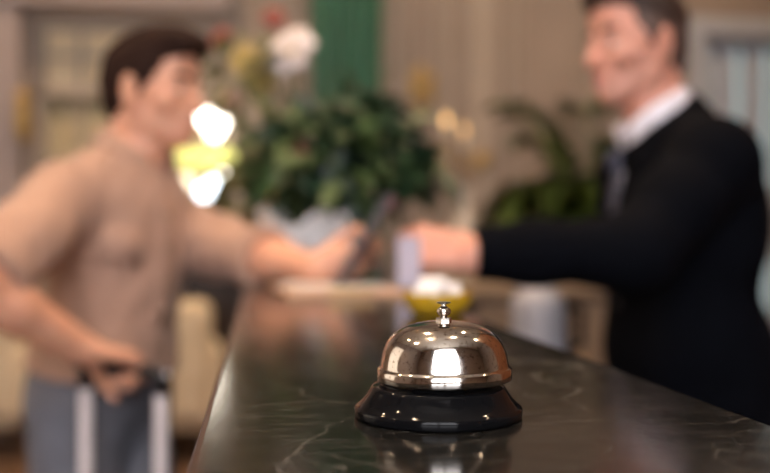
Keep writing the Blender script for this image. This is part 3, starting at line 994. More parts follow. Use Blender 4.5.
def armchair(loc, ang, label):
    R = np.array(Matrix.Rotation(ang, 3, 'Z')); loc = np.array(loc, float)
    e_ = empty('armchair', loc, label, 'armchair', 'cream lobby armchairs')
    q = lambda x, y, z: loc + R @ np.array([x, y, z])
    rbox('seat_base', q(0, 0, 0.26), (0.33, 0.31, 0.09), R, M_cream, e_, 0.04)
    rbox('seat_cushion', q(0, -0.03, 0.42), (0.25, 0.29, 0.07), R, M_cream, e_, 0.05)
    rbox('backrest', q(0, 0.28, 0.55), (0.33, 0.085, 0.33), R, M_cream, e_, 0.07)
    for s in (-1, 1):
        rbox('armrest', q(s * 0.315, 0.0, 0.42), (0.075, 0.33, 0.20), R, M_cream, e_, 0.06)
        for t in (-1, 1):
            MB().lathe([(0.025, 0.18), (0.016, 0.0), (0.001, 0)], q(s * 0.28, t * 0.26, 0), 10).build('leg', M_darkwood, e_, smooth=True)
    return e_


p_ = P(152, 0, 4.98); armchair((p_[0], p_[1], 0), math.radians(184), 'cream upholstered armchair seen between the guest and the counter')
p_ = P(-22, 0, 5.1); armchair((p_[0], p_[1], 0), math.radians(172), 'cream upholstered armchair at the left edge behind the guest')

# brass wall bracket on the mauve pilaster
q_ = onY(24, 118, RY1 - 0.16)
e = empty('wall_bracket', (q_[0], RY1 - 0.162, q_[2]), 'small gilt wall bracket on the mauve pilaster', 'wall bracket')
yp = RY1 - 0.162
MB().lathe(rounded([(0.01, -0.16), (0.035, -0.12), (0.05, -0.02), (0.035, 0.08), (0.05, 0.12), (0.02, 0.17)], 3), (q_[0], yp - 0.05, q_[2]), 20).build('body', M_gilt, e, smooth=True)
MB().box((q_[0] - 0.04, yp - 0.03, q_[2] - 0.14), (q_[0] + 0.04, yp, q_[2] + 0.14)).build('back_plate', M_gilt, e, bevel=0.005)

# candle sconce with two lit bulbs on the pilaster
q_ = onY(462, 160, RY1 - 0.08)
ys = RY1 - 0.101
e = empty('candle_sconce', (q_[0], RY1 - 0.072, q_[2]), 'gilt wall sconce with two lit candle bulbs', 'wall sconce')
cx_ = onY(466, 160, ys)[0]
ax = onY(480, 0, RY1)[0]
MB().lathe(rounded([(0.001, -0.012), (0.05, -0.010), (0.06, 0.0), (0.05, 0.012), (0.001, 0.014)], 2), (ax, RY1 - 0.085, q_[2]), 24, R=np.array(Matrix.Rotation(math.radians(90), 3, 'X'))).build('back_plate', M_gilt, e, smooth=True)
M_flame = emis_mat('warm_bulb', (1.0, 0.60, 0.24), 2.3)
M_flame2 = emis_mat('warm_bulb_dim', (1.0, 0.60, 0.24), 1.1)
M_candle = mat('candle_white', (0.75, 0.68, 0.58), rough=0.5)
for (px, py, mm, yo) in [(446, 120, M_flame, 0.30), (464, 130, M_flame2, 0.22)]:
    bp_ = onY(px, py, RY1 - yo)
    MB().tube([(ax, RY1 - 0.10, q_[2]), ((ax + bp_[0]) / 2, RY1 - yo, q_[2] - 0.09), (bp_[0], bp_[1], q_[2] - 0.02), (bp_[0], bp_[1], bp_[2] - 0.16)], 0.010, 8).build('arm', M_gilt, e, smooth=True)
    MB().lathe([(0.012, -0.17), (0.04, -0.155), (0.042, -0.148), (0.001, -0.148)], bp_, 20).build('drip_pan', M_gilt, e, smooth=True)
    MB().lathe([(0.014, -0.15), (0.014, -0.035), (0.001, -0.035)], bp_, 16).build('candle', M_candle, e, smooth=True)
    MB().lathe(rounded([(0.010, -0.037), (0.019, -0.012), (0.020, 0.004), (0.010, 0.028), (0.001, 0.045)], 3), bp_, 16).build('bulb', mm, e, smooth=True)
# pale vase below the sconce on a narrow console
cz = 0.98
cc = onY(466, 0, 5.55)
e = empty('console_table', (cc[0], 5.6, 0), 'narrow gilt console table below the candle sconce', 'console table')
MB().box((cc[0] - 0.35, 5.42, cz - 0.03), (cc[0] + 0.35, 5.85, cz)).build('top', M_mould, e, bevel=0.006)
for sx_ in (-0.3, 0.3):
    for y in (5.48, 5.78):
        MB().lathe(rounded([(0.03, cz - 0.03), (0.018, cz - 0.15), (0.026, cz - 0.4), (0.014, 0.1), (0.022, 0.0), (0.001, 0)], 3), (cc[0] + sx_, y, 0), 12).build('leg', M_gilt, e, smooth=True)
vz = (cc[0], 5.6, cz)
o = MB().lathe(rounded([(0.05, 0), (0.055, 0.01), (0.035, 0.05), (0.075, 0.2), (0.08, 0.3), (0.035, 0.44), (0.03, 0.52), (0.05, 0.56), (0.045, 0.56), (0.02, 0.5), (0.001, 0.45)], 3), vz, 32).build('vase', mat('pale_porcelain', (0.66, 0.60, 0.54), rough=0.2, var=0.05), None, smooth=True)
tag(o, 'tall pale porcelain vase on the gilt console table', 'vase')
# gilt relief ornament in the panel
q_ = onY(421, 88, RY1)
e = empty('wall_ornament', (q_[0], RY1 - 0.002, q_[2]), 'gilt plaster ornament in the beige wall panel', 'wall ornament')
MB().ball((q_[0], RY1 - 0.006, q_[2]), (0.05, 0.025, 0.07), 16).build('medallion', M_gilt, e, smooth=True)
for i in range(6):
    a_ = math.radians(30 + 60 * i)
    MB().ball((q_[0] + 0.08 * math.cos(a_), RY1 - 0.006, q_[2] + 0.11 * math.sin(a_)), (0.035, 0.015, 0.05), 12).build('scroll', M_gilt, e, smooth=True)

# ------------------------------------------------------------------ right side: credenza, palm, jug, brown cabinet
c0 = onY(474, 285, 3.25); c1 = onY(650, 285, 3.25)
CZ = 1.02
e = empty('credenza', ((c0[0] + c1[0]) / 2, 3.4, 0), 'light tan wooden credenza behind the receptionist\'s outstretched arm', 'credenza')
MB().box((c0[0] - 0.02, 3.22, CZ - 0.03), (c1[0] + 0.02, 3.62, CZ)).build('top', M_tanwood, e, bevel=0.004)
MB().box((c0[0], 3.25, 0.08), (c1[0], 3.6, CZ - 0.03)).build('carcass', M_darkwood, e)
xm = onY(568, 285, 3.25)[0]
for (xa, xb) in ((c0[0] + 0.01, xm - 0.32 + 0.12), (xm - 0.18, xm - 0.02), (xm + 0.01, c1[0] - 0.01)):
    if xb - xa < 0.03: continue
    dd = MB().box((xa, 3.23, 0.1), (xb, 3.25, CZ - 0.05)).build('door', M_tanwood, e, bevel=0.003)
    MB().ball((xa + 0.03, 3.215, 0.75), 0.012, 10).build('knob', M_brass, dd, smooth=True)
MB().box((c0[0] + 0.02, 3.27, 0.0), (c1[0] - 0.02, 3.58, 0.08)).build('plinth', M_darkwood, e)

# white vacuum jug and blue folder on the low desk
jp = P(538, 0, 1.95); jp[2] = 0.0
e = empty('side_stand', jp, 'small dark stand behind the counter under the white jug', 'stand')
MB().box((jp[0] - 0.13, jp[1] - 0.12, 0.80), (jp[0] + 0.13, jp[1] + 0.12, 0.83)).build('top', M_darkwood, e, bevel=0.004)
for sx_ in (-1, 1):
    for sy_ in (-1, 1):
        MB().box((jp[0] + sx_ * 0.11 - 0.012, jp[1] + sy_ * 0.10 - 0.012, 0), (jp[0] + sx_ * 0.11 + 0.012, jp[1] + sy_ * 0.10 + 0.012, 0.80)).build('leg', M_darkwood, e)
o = MB().box((jp[0] - 0.10, jp[1] - 0.10, 0.83), (jp[0] + 0.09, jp[1] + 0.11, 0.925)).build('storage_box', mat('slate_blue_card', (0.13, 0.15, 0.24), rough=0.6, var=0.05), bevel=0.004)
tag(o, 'slate blue box under the white jug behind the counter', 'box')
jb = np.array([jp[0], jp[1], 0.925])
M_jug = mat('white_enamel', (0.44, 0.42, 0.45), rough=0.25, coat=0.4)
e = empty('vacuum_jug', jb, 'white vacuum jug standing on a slate blue box behind the counter', 'jug')
MB().lathe(rounded([(0.055, 0.0), (0.06, 0.006), (0.06, 0.13), (0.052, 0.16), (0.038, 0.175), (0.036, 0.19)], 3), jb, 36).build('body', M_jug, e, smooth=True)
MB().lathe(rounded([(0.036, 0.19), (0.038, 0.195), (0.036, 0.215), (0.012, 0.222), (0.001, 0.222)], 2), jb, 28).build('lid', M_blackp, e, smooth=True)
MB().tube([jb + (0.055, 0, 0.14), jb + (0.10, 0, 0.13), jb + (0.10, 0, 0.05), jb + (0.057, 0, 0.035)], 0.010, 8).build('handle', M_blackp, e, smooth=True)
MB().tube([jb + (-0.03, 0, 0.18), jb + (-0.055, 0, 0.19)], [0.014, 0.008], 10).build('spout', M_jug, e, smooth=True)

# palm in a floor pot
M_pot = mat('terracotta', (0.30, 0.15, 0.09), rough=0.7, var=0.1)
M_palm = mat('palm_leaf', (0.085, 0.125, 0.020), rough=0.45, col2=(0.035, 0.058, 0.012), vscale=10)
pp = P(600, 0, 4.1); pp[2] = 0
e = empty('potted_palm', pp, 'potted palm with arching green fronds behind the counter', 'potted palm')
MB().lathe(rounded([(0.14, 0), (0.15, 0.02), (0.20, 0.34), (0.215, 0.36), (0.215, 0.40), (0.19, 0.40), (0.18, 0.34), (0.001, 0.33)], 3), pp, 36).build('pot', M_pot, e, smooth=True)


def frond(base_, ctrl, tip, parent, n=26, L=0.20, w=0.011, seed=0):
    rg = np.random.RandomState(seed); mb_ = MB()
    pts = [(1 - t) ** 2 * base_ + 2 * t * (1 - t) * ctrl + t * t * tip for t in np.linspace(0, 1, n)]
    mb_.tube(pts, list(np.linspace(0.008, 0.002, n)), 5)
    for i in range(int(n * 0.35), n):
        t_ = nrm(pts[min(i + 1, n - 1)] - pts[max(i - 1, 0)])
        s_ = np.cross(t_, (0, 0, 1)); s_ = nrm(s_) if np.linalg.norm(s_) > 1e-3 else np.array([1., 0, 0])
        f = (i - n * 0.35) / (n * 0.65)
        ln = L * (0.55 + 0.9 * f * (1 - f) * 1.6) * (1.0 - 0.35 * f)
        for sg_ in (-1, 1):
            leaf(mb_, pts[i], nrm(t_ * 0.75 + s_ * sg_ * 0.8 + rg.normal(size=3) * 0.06), (0, 0, 1), ln, w, 0.35)
    mb_.build('frond', M_palm, parent, smooth=True)


pb = pp + np.array([0, 0, 0.36])
D_ = 4.1
for i, (cpx, cpy, tx, ty, cd, td) in enumerate([
    (592, 150, 510, 104, 4.1, 3.95), (545, 135, 494, 232, 4.0, 3.85), (590, 120, 585, 108, 4.2, 4.3), (615, 130, 650, 128, 4.1, 4.1),
    (620, 150, 680, 160, 4.1, 4.0), (592, 165, 562, 226, 3.8, 3.65), (580, 150, 528, 140, 4.3, 4.4), (600, 135, 612, 150, 4.2, 4.2),
    (566, 150, 528, 240, 3.9, 3.75), (612, 150, 640, 200, 4.0, 3.9), (590, 150, 580, 190, 3.7, 3.6), (575, 165, 545, 190, 3.8, 3.7), (598, 170, 590, 222, 3.75, 3.6), (560, 145, 512, 200, 4.1, 4.0)]):
    frond(pb, P(cpx, cpy - 20, cd), P(tx, ty, td), e, seed=i, L=0.34, w=0.042)
st = MB()
for i in range(5):
    st.tube([pb + (0.02 * math.cos(i), 0.02 * math.sin(i), -0.05), pb + (0.05 * math.cos(i * 1.3), 0.05 * math.sin(i * 1.3), 0.45)], [0.018, 0.01], 8)
tag(st.build('trunk', M_stem, e, smooth=True))

# tall brown cabinet along the right wall (outside the frame, mirrored in the bell)
e = empty('brown_cabinet', (2.0, 1.5, 0), 'tall brown wooden cabinet on the reception side', 'cabinet')
bx = 1.75
MB().box((bx, 0.7, 0.1), (bx + 0.5, 2.3, 3.2)).build('carcass', M_brownwood, e)
MB().box((bx + 0.03, 0.73, 0.0), (bx + 0.47, 2.27, 0.1)).build('plinth', M_darkwood, e)
MB().box((bx - 0.04, 0.66, 3.2), (bx + 0.54, 2.34, 3.3)).build('cornice', M_darkwood, e, bevel=0.01)
for i in range(2):
    y0 = 0.72 + i * 0.79
    dd = MB().box((bx - 0.025, y0, 0.14), (bx, y0 + 0.77, 3.16)).build('door', M_brownwood, e, bevel=0.006)
    MB().ball((bx - 0.045, y0 + (0.72 if i == 0 else 0.05), 1.2), 0.018, 12).build('knob', M_brass, dd, smooth=True)

# ------------------------------------------------------------------ people
def head_ops(s):
    """skull and face; x forward, y left, z up, origin between the eyes' height and the ears"""
    s.ell((-0.014, 0, 0.030), (0.096, 0.074, 0.084), 0.02)
    s.ell((0.028, 0, -0.022), (0.062, 0.060, 0.088), 0.03)
    for q in (-1, 1):
        s.cone((-0.005, q * 0.050, -0.050), (0.062, q * 0.014, -0.094), 0.021, 0.017, 0.02)
        s.ell((0.055, q * 0.042, -0.024), (0.024, 0.019, 0.020), 0.02)
        s.cone((0.080, q * 0.014, 0.020), (0.066, q * 0.046, 0.018), 0.011, 0.010, 0.012)
    s.ell((0.072, 0, -0.098), (0.018, 0.020, 0.016), 0.014)
    s.ell((0.060, 0, 0.055), (0.030, 0.048, 0.034), 0.025)
    s.ell((0.078, 0, -0.066), (0.018, 0.026, 0.024), 0.016)
    # eye sockets, lids
    for q in (-1, 1):
        s.ell((0.096, q * 0.031, -0.001), (0.018, 0.017, 0.0125), 0.012, sub=True)
        s.cone((0.083, q * 0.020, 0.0075), (0.078, q * 0.043, 0.006), 0.0045, 0.0045, 0.004)
        s.cone((0.082, q * 0.020, -0.0095), (0.077, q * 0.042, -0.0085), 0.0042, 0.0042, 0.005)
    # nose
    s.cone((0.088, 0, 0.010), (0.112, 0, -0.034), 0.0085, 0.0105, 0.009)
    for q in (-1, 1):
        s.ell((0.098, q * 0.0125, -0.039), (0.012, 0.0085, 0.0085), 0.006)
        s.ell((0.103, q * 0.0065, -0.047), (0.005, 0.0035, 0.004), 0.002, sub=True)
    # mouth, slightly smiling
    for q in (-1, 1):
        s.cone((0.0955, 0, -0.064), (0.080, q * 0.025, -0.0635), 0.0060, 0.0036, 0.005)
        s.cone((0.0945, 0, -0.0755), (0.080, q * 0.023, -0.067), 0.0068, 0.0036, 0.005)
        s.cone((0.105, 0, -0.0695), (0.086, q * 0.027, -0.0645), 0.0022, 0.0018, 0.003, sub=True)
    # ears
    for q in (-1, 1):
        Re = np.array(Matrix.Rotation(math.radians(q * 22), 3, 'Z')) @ np.array(Matrix.Rotation(math.radians(-12), 3, 'Y'))
        s.ell((-0.010, q * 0.078, -0.008), (0.021, 0.0085, 0.034), 0.008, R=Re)
        s.ell((-0.006, q * 0.089, -0.006), (0.012, 0.007, 0.021), 0.005, sub=True, R=Re)
        s.ell((0.004, q * 0.079, -0.034), (0.008, 0.006, 0.010), 0.006, R=Re)


FINGERS = [(0.092, 0.030, (0.043, 0.026, 0.021)), (0.096, 0.0095, (0.047, 0.030, 0.022)), (0.092, -0.0105, (0.043, 0.028, 0.021)), (0.084, -0.0295, (0.034, 0.021, 0.019))]


def hand_ops(s, wrist, F, N, L, curls, thumb, sc=1.0, spread=0.0):
    """F finger direction, N back of the hand, L thumb side; curls per finger in degrees"""
    F = nrm(F); N = nrm(N - F * np.dot(F, N)); L0 = np.asarray(L, float)
    L = np.cross(F, N); L = L if np.dot(L, L0) > 0 else -L
    for i, (ln, off, seg) in enumerate(FINGERS):
        k0 = wrist + (F * ln + L * off) * sc
        s.cone(wrist + L * off * 0.62 * sc, k0, 0.0165 * sc, 0.0118 * sc, 0.012)
        p = k0; ang = 0
        f2 = nrm(F + L * spread * (1.5 - i))
        rr = (0.0098, 0.0092, 0.0086, 0.0075)
        if i == 3: rr = (0.0086, 0.0080, 0.0075, 0.0066)
        for j in range(3):
            ang += math.radians(curls[i][j])
            q = p + (f2 * math.cos(ang) - N * math.sin(ang)) * seg[j] * sc
            s.cone(p, q, rr[j] * sc, rr[j + 1] * sc, 0.003)
            p = q
    b0 = wrist + (F * 0.022 + L * 0.026 - N * 0.010) * sc
    p = b0
    for j, (d, ln, r1, r2) in enumerate(zip(thumb, (0.045, 0.034, 0.027), (0.0165, 0.0115, 0.0100), (0.0120, 0.0100, 0.0082))):
        dd = nrm(F * d[0] + L * d[1] - N * d[2])
        q = p + dd * ln * sc
        s.cone(p, q, r1 * sc, r2 * sc, 0.010 if j == 0 else 0.004)
        p = q


def torso_ops(s, S, off=0.0, k=0.04, belly=0.0):
    N, Cc, f, l = S['neck'], S['pelvis'], S['f'], S['l']
    u = nrm(N - Cc); f = nrm(f - u * np.dot(f, u)); l = np.cross(u, f)
    R = np.stack([f, l, u], 1); H = np.linalg.norm(N - Cc); w = np.array([1.0, S.get('w', 1.0), 1.0])
    s.ell(Cc + u * H * 0.66 + f * 0.012, np.array([0.112, 0.158, 0.19]) * w + off, k, R=R)
    s.ell(Cc + u * H * 0.34 + f * 0.008, np.array([0.104 + belly, 0.140, 0.20]) * w + off, k, R=R)
    s.ell(Cc + u * 0.02 - f * 0.006, np.array([0.112, 0.160, 0.13]) * w + off, k, R=R)
    for q in ('ls', 'rs'):
        s.cone(N - u * 0.05, S[q], 0.062 + off * 0.6, 0.056 + off, k)
        s.cone(N - u * 0.015, S[q] * 0.55 + N * 0.45 + u * 0.012, 0.045 + off * 0.6, 0.042 + off * 0.6, k)


def arm_ops(s, sh, el, wr, k=0.02):
    m1 = sh * 0.55 + el * 0.45
    s.chain([sh, m1, el], [0.054, 0.049, 0.041], k)
    m2 = el * 0.68 + wr * 0.32
    s.chain([el, m2, wr], [0.041, 0.042, 0.0275], k)


def leg_ops(s, hip, kn, an, off=0.0, k=0.03):
    s.chain([hip, hip * 0.5 + kn * 0.5, kn], [0.080 + off, 0.070 + off, 0.058 + off], k)
    s.chain([kn, kn * 0.65 + an * 0.35, an], [0.058 + off, 0.057 + off, 0.042 + off], k)


def body_mesh(name, S, parent, m, h=0.0036):
    s = SDF(h)
    torso_ops(s, S)
    for a in 'lr':
        s.T()
        arm_ops(s, S[a + 's'], S[a + 'e'], S[a + 'w'])
        leg_ops(s, S[a + 'hip'], S[a + 'kn'], S[a + 'an'])
        hand_ops(s, S[a + 'w'], **S[a + 'hand'])
    nb = S['neck']; hc, hR = S['head'], S['hR']
    s.cone(nb - nrm(nb - S['pelvis']) * 0.03, hc + hR @ np.array([-0.028, 0, -0.045]), 0.060, 0.054, 0.03)
    s.cone(nb + S['f'] * 0.035 - (0, 0, 0.02), hc + hR @ np.array([0.004, 0, -0.075]), 0.035, 0.040, 0.03)
    s.T(hR, hc)
    head_ops(s)
    V, F = s.mesh(1)
    o = mk(name, V, F, m, parent, smooth=True)
    q = (V - hc) @ hR
    lip = np.clip(1 - np.abs(q[:, 2] + 0.0695) / 0.012, 0, 1) * np.clip(1 - np.abs(q[:, 1]) / 0.028, 0, 1) * (q[:, 0] > 0.078) * (q[:, 0] < 0.12)
    t = np.clip(lip * 2, 0, 1) * 0.8
    at = o.data.attributes.new('tint', 'FLOAT', 'POINT'); at.data.foreach_set('value', t.astype(np.float32))
    return o


def face_bits(parent, body, hc, hR, hair_m):
    ew = mat('eye_white', (0.42, 0.36, 0.33), rough=0.3); ei = mat('brown_iris', (0.05, 0.025, 0.012), rough=0.1)
    for q in (-1, 1):
        c = hc + hR @ np.array([0.0725, q * 0.031, -0.001])
        eo = MB().ball(c, 0.0125, 16).build('eye', ew, parent, smooth=True)
        MB().ball(hc + hR @ np.array([0.0800, q * 0.0305, -0.001]), (0.0056, 0.0056, 0.0056), 12).build('iris', ei, eo, smooth=True)
        pts = [hc + hR @ np.array(p) for p in [(0.0925, q * 0.012, 0.021), (0.0905, q * 0.026, 0.0265), (0.080, q * 0.042, 0.027), (0.068, q * 0.052, 0.020)]]
        MB().tube(pts, [0.0035, 0.0045, 0.004, 0.0015], 8, flat=1.1).build('eyebrow', hair_m, parent, smooth=True)


def strand_disp(hc, hR, amp, dirv, seed):
    rg = np.random.RandomState(seed)
    dv = hR @ nrm(dirv)
    ws = []
    for i in range(7):
        v = rg.normal(size=3); v -= dv * (v @ dv) * 0.93
        ws.append((nrm(v) * rg.uniform(180, 420), rg.uniform(0, 6.28)))

    def f(p):
        o = np.zeros(len(p))
        for v, ph in ws: o += np.sin(p @ v + ph)
        return amp * o / 2.6
    return f


def collar(parent, name, N, axis, fwd, r, m, hgt=0.036, gap=0.30, drop=0.05):
    R = Rcols(fwd, axis)   # x forward, z along the neck
    fw = nrm(np.asarray(fwd) - nrm(axis) * np.dot(nrm(axis), fwd))
    R = np.stack([fw, np.cross(nrm(axis), fw), nrm(axis)], 1)
    rows = []
    for i in range(41):
        a = gap + (2 * math.pi - 2 * gap) * i / 40
        ca, sa = math.cos(a), math.sin(a)
        fr = max(0, ca) ** 3
        rx, ry = r * 1.03, r * 0.98
        tipdrop = drop * fr
        prof = [(0.0, -0.006), (0.0, hgt * 0.6 - 0.010 * fr), (0.003, hgt - 0.014 * fr), (0.008, hgt - 0.012 * fr), (0.014, hgt * 0.5 - 0.02 * fr - tipdrop * 0.4), (0.021 + 0.012 * fr, -0.004 - 0.014 * fr - tipdrop)]
        rows.append([N + R @ np.array([(rx + d) * ca, (ry + d) * sa, z]) for d, z in prof])
    return MB().grid(rows).build(name, m, parent, smooth=True, solid=0.003)


def front_line(bvh, S, zs, side=0.0, out=0.4):
    """points on the cloth along the body's front, from the neck down"""
    N, Cc = S['neck'], S['pelvis']; u = nrm(N - Cc)
    f = nrm(S['f'] - u * np.dot(S['f'], u)); l = np.cross(u, f)
    res = []
    for t in zs:
        p = Cc + (N - Cc) * t + l * side
        h = bvh.ray_cast(Vector(p + f * out), Vector(-f))
        if h[0] is not None:
            res.append((np.array(h[0]), np.array(h[1]), l, u))
    return res


def shoe(parent, an, f, m):
    f = nrm(np.array([f[0], f[1], 0])); l = np.cross((0, 0, 1), f)
    s = SDF(0.005)
    a = np.array([an[0], an[1], 0.0])
    s.cone(a - f * 0.045 + (0, 0, 0.04), a + f * 0.06 + (0, 0, 0.045), 0.038, 0.042, 0.03)
    s.cone(a + f * 0.06 + (0, 0, 0.042), a + f * 0.165 + (0, 0, 0.028), 0.042, 0.032, 0.03)
    s.cone(a - f * 0.02 + (0, 0, 0.05), an + np.array([0, 0, 0.02]), 0.042, 0.045, 0.03)
    s.plane(a + (0, 0, 0.012), (0, 0, -1))
    V, F = s.mesh(2)
    o = mk('shoe', V, F, m, parent, smooth=True)
    rows = MB()
    pts = []
    for i in range(24):
        t = 2 * math.pi * i / 24
        x = 0.06 + 0.142 * math.cos(t); w = 0.047 * math.sin(t) * (1.0 if math.cos(t) > 0 else 0.9)
        pts.append(a + f * x + l * w)
    V = [p + (0, 0, 0.0) for p in pts] + [p + (0, 0, 0.014) for p in pts]
    Fs = [(i, (i + 1) % 24, 24 + (i + 1) % 24, 24 + i) for i in range(24)] + [tuple(range(23, -1, -1)), tuple(range(24, 48))]
    mk('sole', V, Fs, mat('shoe_sole', (0.02, 0.018, 0.016), rough=0.7), o)


def trousers(parent, S, m, waist_t, off=0.016, seed=3):
    s = SDF(0.005)
    N, Cc = S['neck'], S['pelvis']; u = nrm(N - Cc)
    f = nrm(S['f'] - u * np.dot(S['f'], u)); l = np.cross(u, f); R = np.stack([f, l, u], 1)
    s.ell(Cc + u * 0.02 - f * 0.006, np.array([0.112, 0.160, 0.15]) * np.array([1, S.get('w', 1.0), 1]) + off - 0.004, 0.03, R=R)
    for a in 'lr':
        h_, k_, an = S[a + 'hip'], S[a + 'kn'], S[a + 'an']
        s.chain([h_, h_ * 0.5 + k_ * 0.5, k_], [0.098 * S.get('w', 1) + off * 0.6, 0.086 * S.get('w', 1) + off * 0.7, 0.072 + off * 0.7], 0.04)
        s.chain([k_, an], [0.072 + off * 0.7, 0.060 + off * 0.7], 0.03)
        s.plane(an - (0, 0, 0.02), (0, 0, -1), reach=0.13)
    s.plane(Cc + u * waist_t, u)
    s.disps.append(folds(seed, 0.0030, 45, (0, 0, 1)))
    V, F = s.mesh(2)
    o = mk('trousers', V, F, m, parent, smooth=True)
    return o


def legs(S, spread=0.095, step=0.0, kb=0.02):
    f = nrm(np.array([S['f'][0], S['f'][1], 0])); l = np.cross((0, 0, 1), f)
    for a, q in (('l', 1), ('r', -1)):
        h_ = S['pelvis'] + l * q * 0.085 * S.get('w', 1) - (0, 0, 0.03)
        an = np.array([h_[0], h_[1], 0.085]) + l * q * 0.02 + f * (q * step - 0.02)
        S[a + 'hip'] = h_; S[a + 'an'] = an
        S[a + 'kn'] = h_ * 0.5 + an * 0.5 + f * kb + (0, 0, 0.01)


# ================================================================== guest with a suitcase
M_skin1 = skin_mat('guest_skin', (0.66, 0.335, 0.215), (0.52, 0.19, 0.14))
M_hair1 = mat('dark_brown_hair', (0.022, 0.010, 0.007), rough=0.7, spec=0.08, var=0.35, vscale=40, bump=0.4, bscale=250)
M_shirt1 = mat('tan_linen', (0.385, 0.225, 0.158), rough=0.85, var=0.05, vscale=20, bump=0.35, bscale=420, sheen=0.15)
M_jean = mat('grey_blue_cotton', (0.125, 0.125, 0.145), rough=0.85, var=0.10, vscale=16, bump=0.35, bscale=500)
M_shoe1 = mat('brown_shoe', (0.10, 0.05, 0.03), rough=0.4)

bar_c = P(122, 369, 1.62)
bar_b = Dc(0.906, -0.42)
hand_F = Dc(0.42, 0.906)
yf, yl = Dc(0.87, -0.5), None
G = {}
G['f'] = Dc(math.cos(math.radians(30)), -math.sin(math.radians(30)))
G['l'] = np.cross((0, 0, 1), G['f'])
G['neck'] = P(125, 166, 1.83)
G['w'] = 0.85
G['pelvis'] = Wc((102 - 385) / FPX * 1.84, 1.84, 0.90)
G['rs'] = P(60, 206, 1.675)
G['ls'] = P(184, 236, 1.985)
G['re'] = P(-25, 285, 1.42)
grip_F = Dc(0.74, 0.67)
G['rw'] = bar_c - grip_F * 0.078 + np.array([0, 0, 0.042]) + bar_b * 0.012
G['le'] = P(259, 259, 1.78)
G['lw'] = P(316, 269, 1.62)
hy = math.radians(22)
fw = Dc(math.cos(hy), -math.sin(hy), -0.04)
G['hR'] = Rcols(fw, (0, 0, 1))
G['head'] = P(156, 92, 1.83)
cur = [(52, 78, 55)] * 4
G['rhand'] = dict(F=grip_F + np.array([0, 0, -0.22]), N=np.array([0, 0, 1.0]), L=-bar_b * -1.0, curls=[(48, 80, 55), (50, 82, 55), (52, 84, 55), (54, 84, 55)],
                  thumb=((0.75, 0.45, 0.75), (0.8, -0.1, 0.9), (0.75, -0.5, 0.8)), sc=0.96)
# thumb side of a right hand, palm down, fingers along F: to the left of F
G['rhand']['L'] = np.cross((0, 0, 1), grip_F)
G['lhand'] = dict(F=Dc(0.93, -0.10, 0.20), N=Dc(0.05, -1, -0.1), L=np.array([0, 0, 1.0]), curls=[(26, 44, 30), (32, 48, 32), (38, 52, 34), (44, 56, 36)],
                  thumb=((0.8, 0.5, 0.25), (0.9, 0.35, 0.1), (0.97, 0.1, 0.1)), sc=0.84, spread=0.03)
legs(G, kb=0.03)
guest = empty('person', np.array([G['pelvis'][0], G['pelvis'][1], 0.0]), 'guest in tan rolled-sleeve shirt holding a suitcase handle and a tablet', 'person')
body = body_mesh('body', G, guest, M_skin1)
face_bits(guest, body, G['head'], G['hR'], M_hair1)

# hair: side-parted, swept up in front
s = SDF(0.0035)
s.T(G['hR'], G['head'])
s.ell((-0.020, 0, 0.040), (0.105, 0.083, 0.088), 0.02)
s.ell((0.030, 0.0, 0.095), (0.078, 0.062, 0.042), 0.03)
s.ell((0.076, -0.006, 0.088), (0.040, 0.050, 0.026), 0.025)
s.ell((-0.070, 0, -0.010), (0.046, 0.066, 0.070), 0.03)
for q in (-1, 1):
    s.cone((0.012, q * 0.074, 0.030), (0.012, q * 0.0735, -0.012), 0.010, 0.006, 0.012)
s.ell((0.104, 0, -0.010), (0.075, 0.10, 0.082), 0.010, sub=True)
s.ell((0.052, 0.0, -0.060), (0.062, 0.12, 0.085), 0.008, sub=True)
for q in (-1, 1):
    s.ell((-0.010, q * 0.088, -0.012), (0.026, 0.026, 0.038), 0.004, sub=True)
s.plane((-0.06, 0, -0.085), (0.25, 0, -1))
s.disps.append(strand_disp(G['head'], G['hR'], 0.0022, (1, 0.15, 0.35), 5))
V, F = s.mesh(1)
mk('hair', V, F, M_hair1, guest, smooth=True)

# shirt
s = SDF(0.0045)
torso_ops(s, G, 0.016, belly=0.006)
for a in 'lr':
    sh, el, wr = G[a + 's'], G[a + 'e'], G[a + 'w']
    end = el + (wr - el) * 0.10 if a == 'l' else el
    ax_ = nrm(wr - el)
    s.chain([sh, sh * 0.5 + el * 0.5, el, end], [0.070, 0.067, 0.053 if a == 'l' else 0.064, 0.051 if a == 'l' else 0.060], 0.03)
uu = nrm(G['neck'] - G['pelvis'])
# skirt of the shirt over the hips
ff = nrm(G['f'] - uu * np.dot(G['f'], uu)); ll = np.cross(uu, ff)
s.cone(G['pelvis'] + uu * 0.06 - ll * 0.034, G['pelvis'] + uu * 0.06 + ll * 0.034, 0.117, 0.117, 0.05)
s.plane(G['pelvis'] + uu * 0.035, -uu)
cuffs = {}
for a in 'lr':
    sh, el, wr = G[a + 's'], G[a + 'e'], G[a + 'w']
    cuffs[a] = (el + (wr - el) * 0.16, nrm(wr - el)) if a == 'l' else (sh + (el - sh) * 0.90, nrm(el - sh))
    s.plane(*cuffs[a], reach=0.13)
s.disps.append(folds(21, 0.0042, 38, (0.1, 0.1, 1)))
s.disps.append(folds(22, 0.0022, 80, (0.7, -0.3, 0.5)))
for a in 'lr':
    c_, ax_ = cuffs[a]
    s.cone(c_ - ax_ * 0.03, c_ + ax_ * 0.14, 0.046 if a == 'l' else 0.050, 0.046 if a == 'l' else 0.050, 0.003, sub=True)
nax = nrm(G['head'] - G['neck'])
GCb = P(134, 158, 1.825); GCx = nrm(Dc(0.9, -0.3) * 0.5 + np.array([0, 0, 0.85]))
s.cone(GCb + GCx * 0.012, GCb + GCx * 0.14, 0.069, 0.085, 0.004, sub=True)
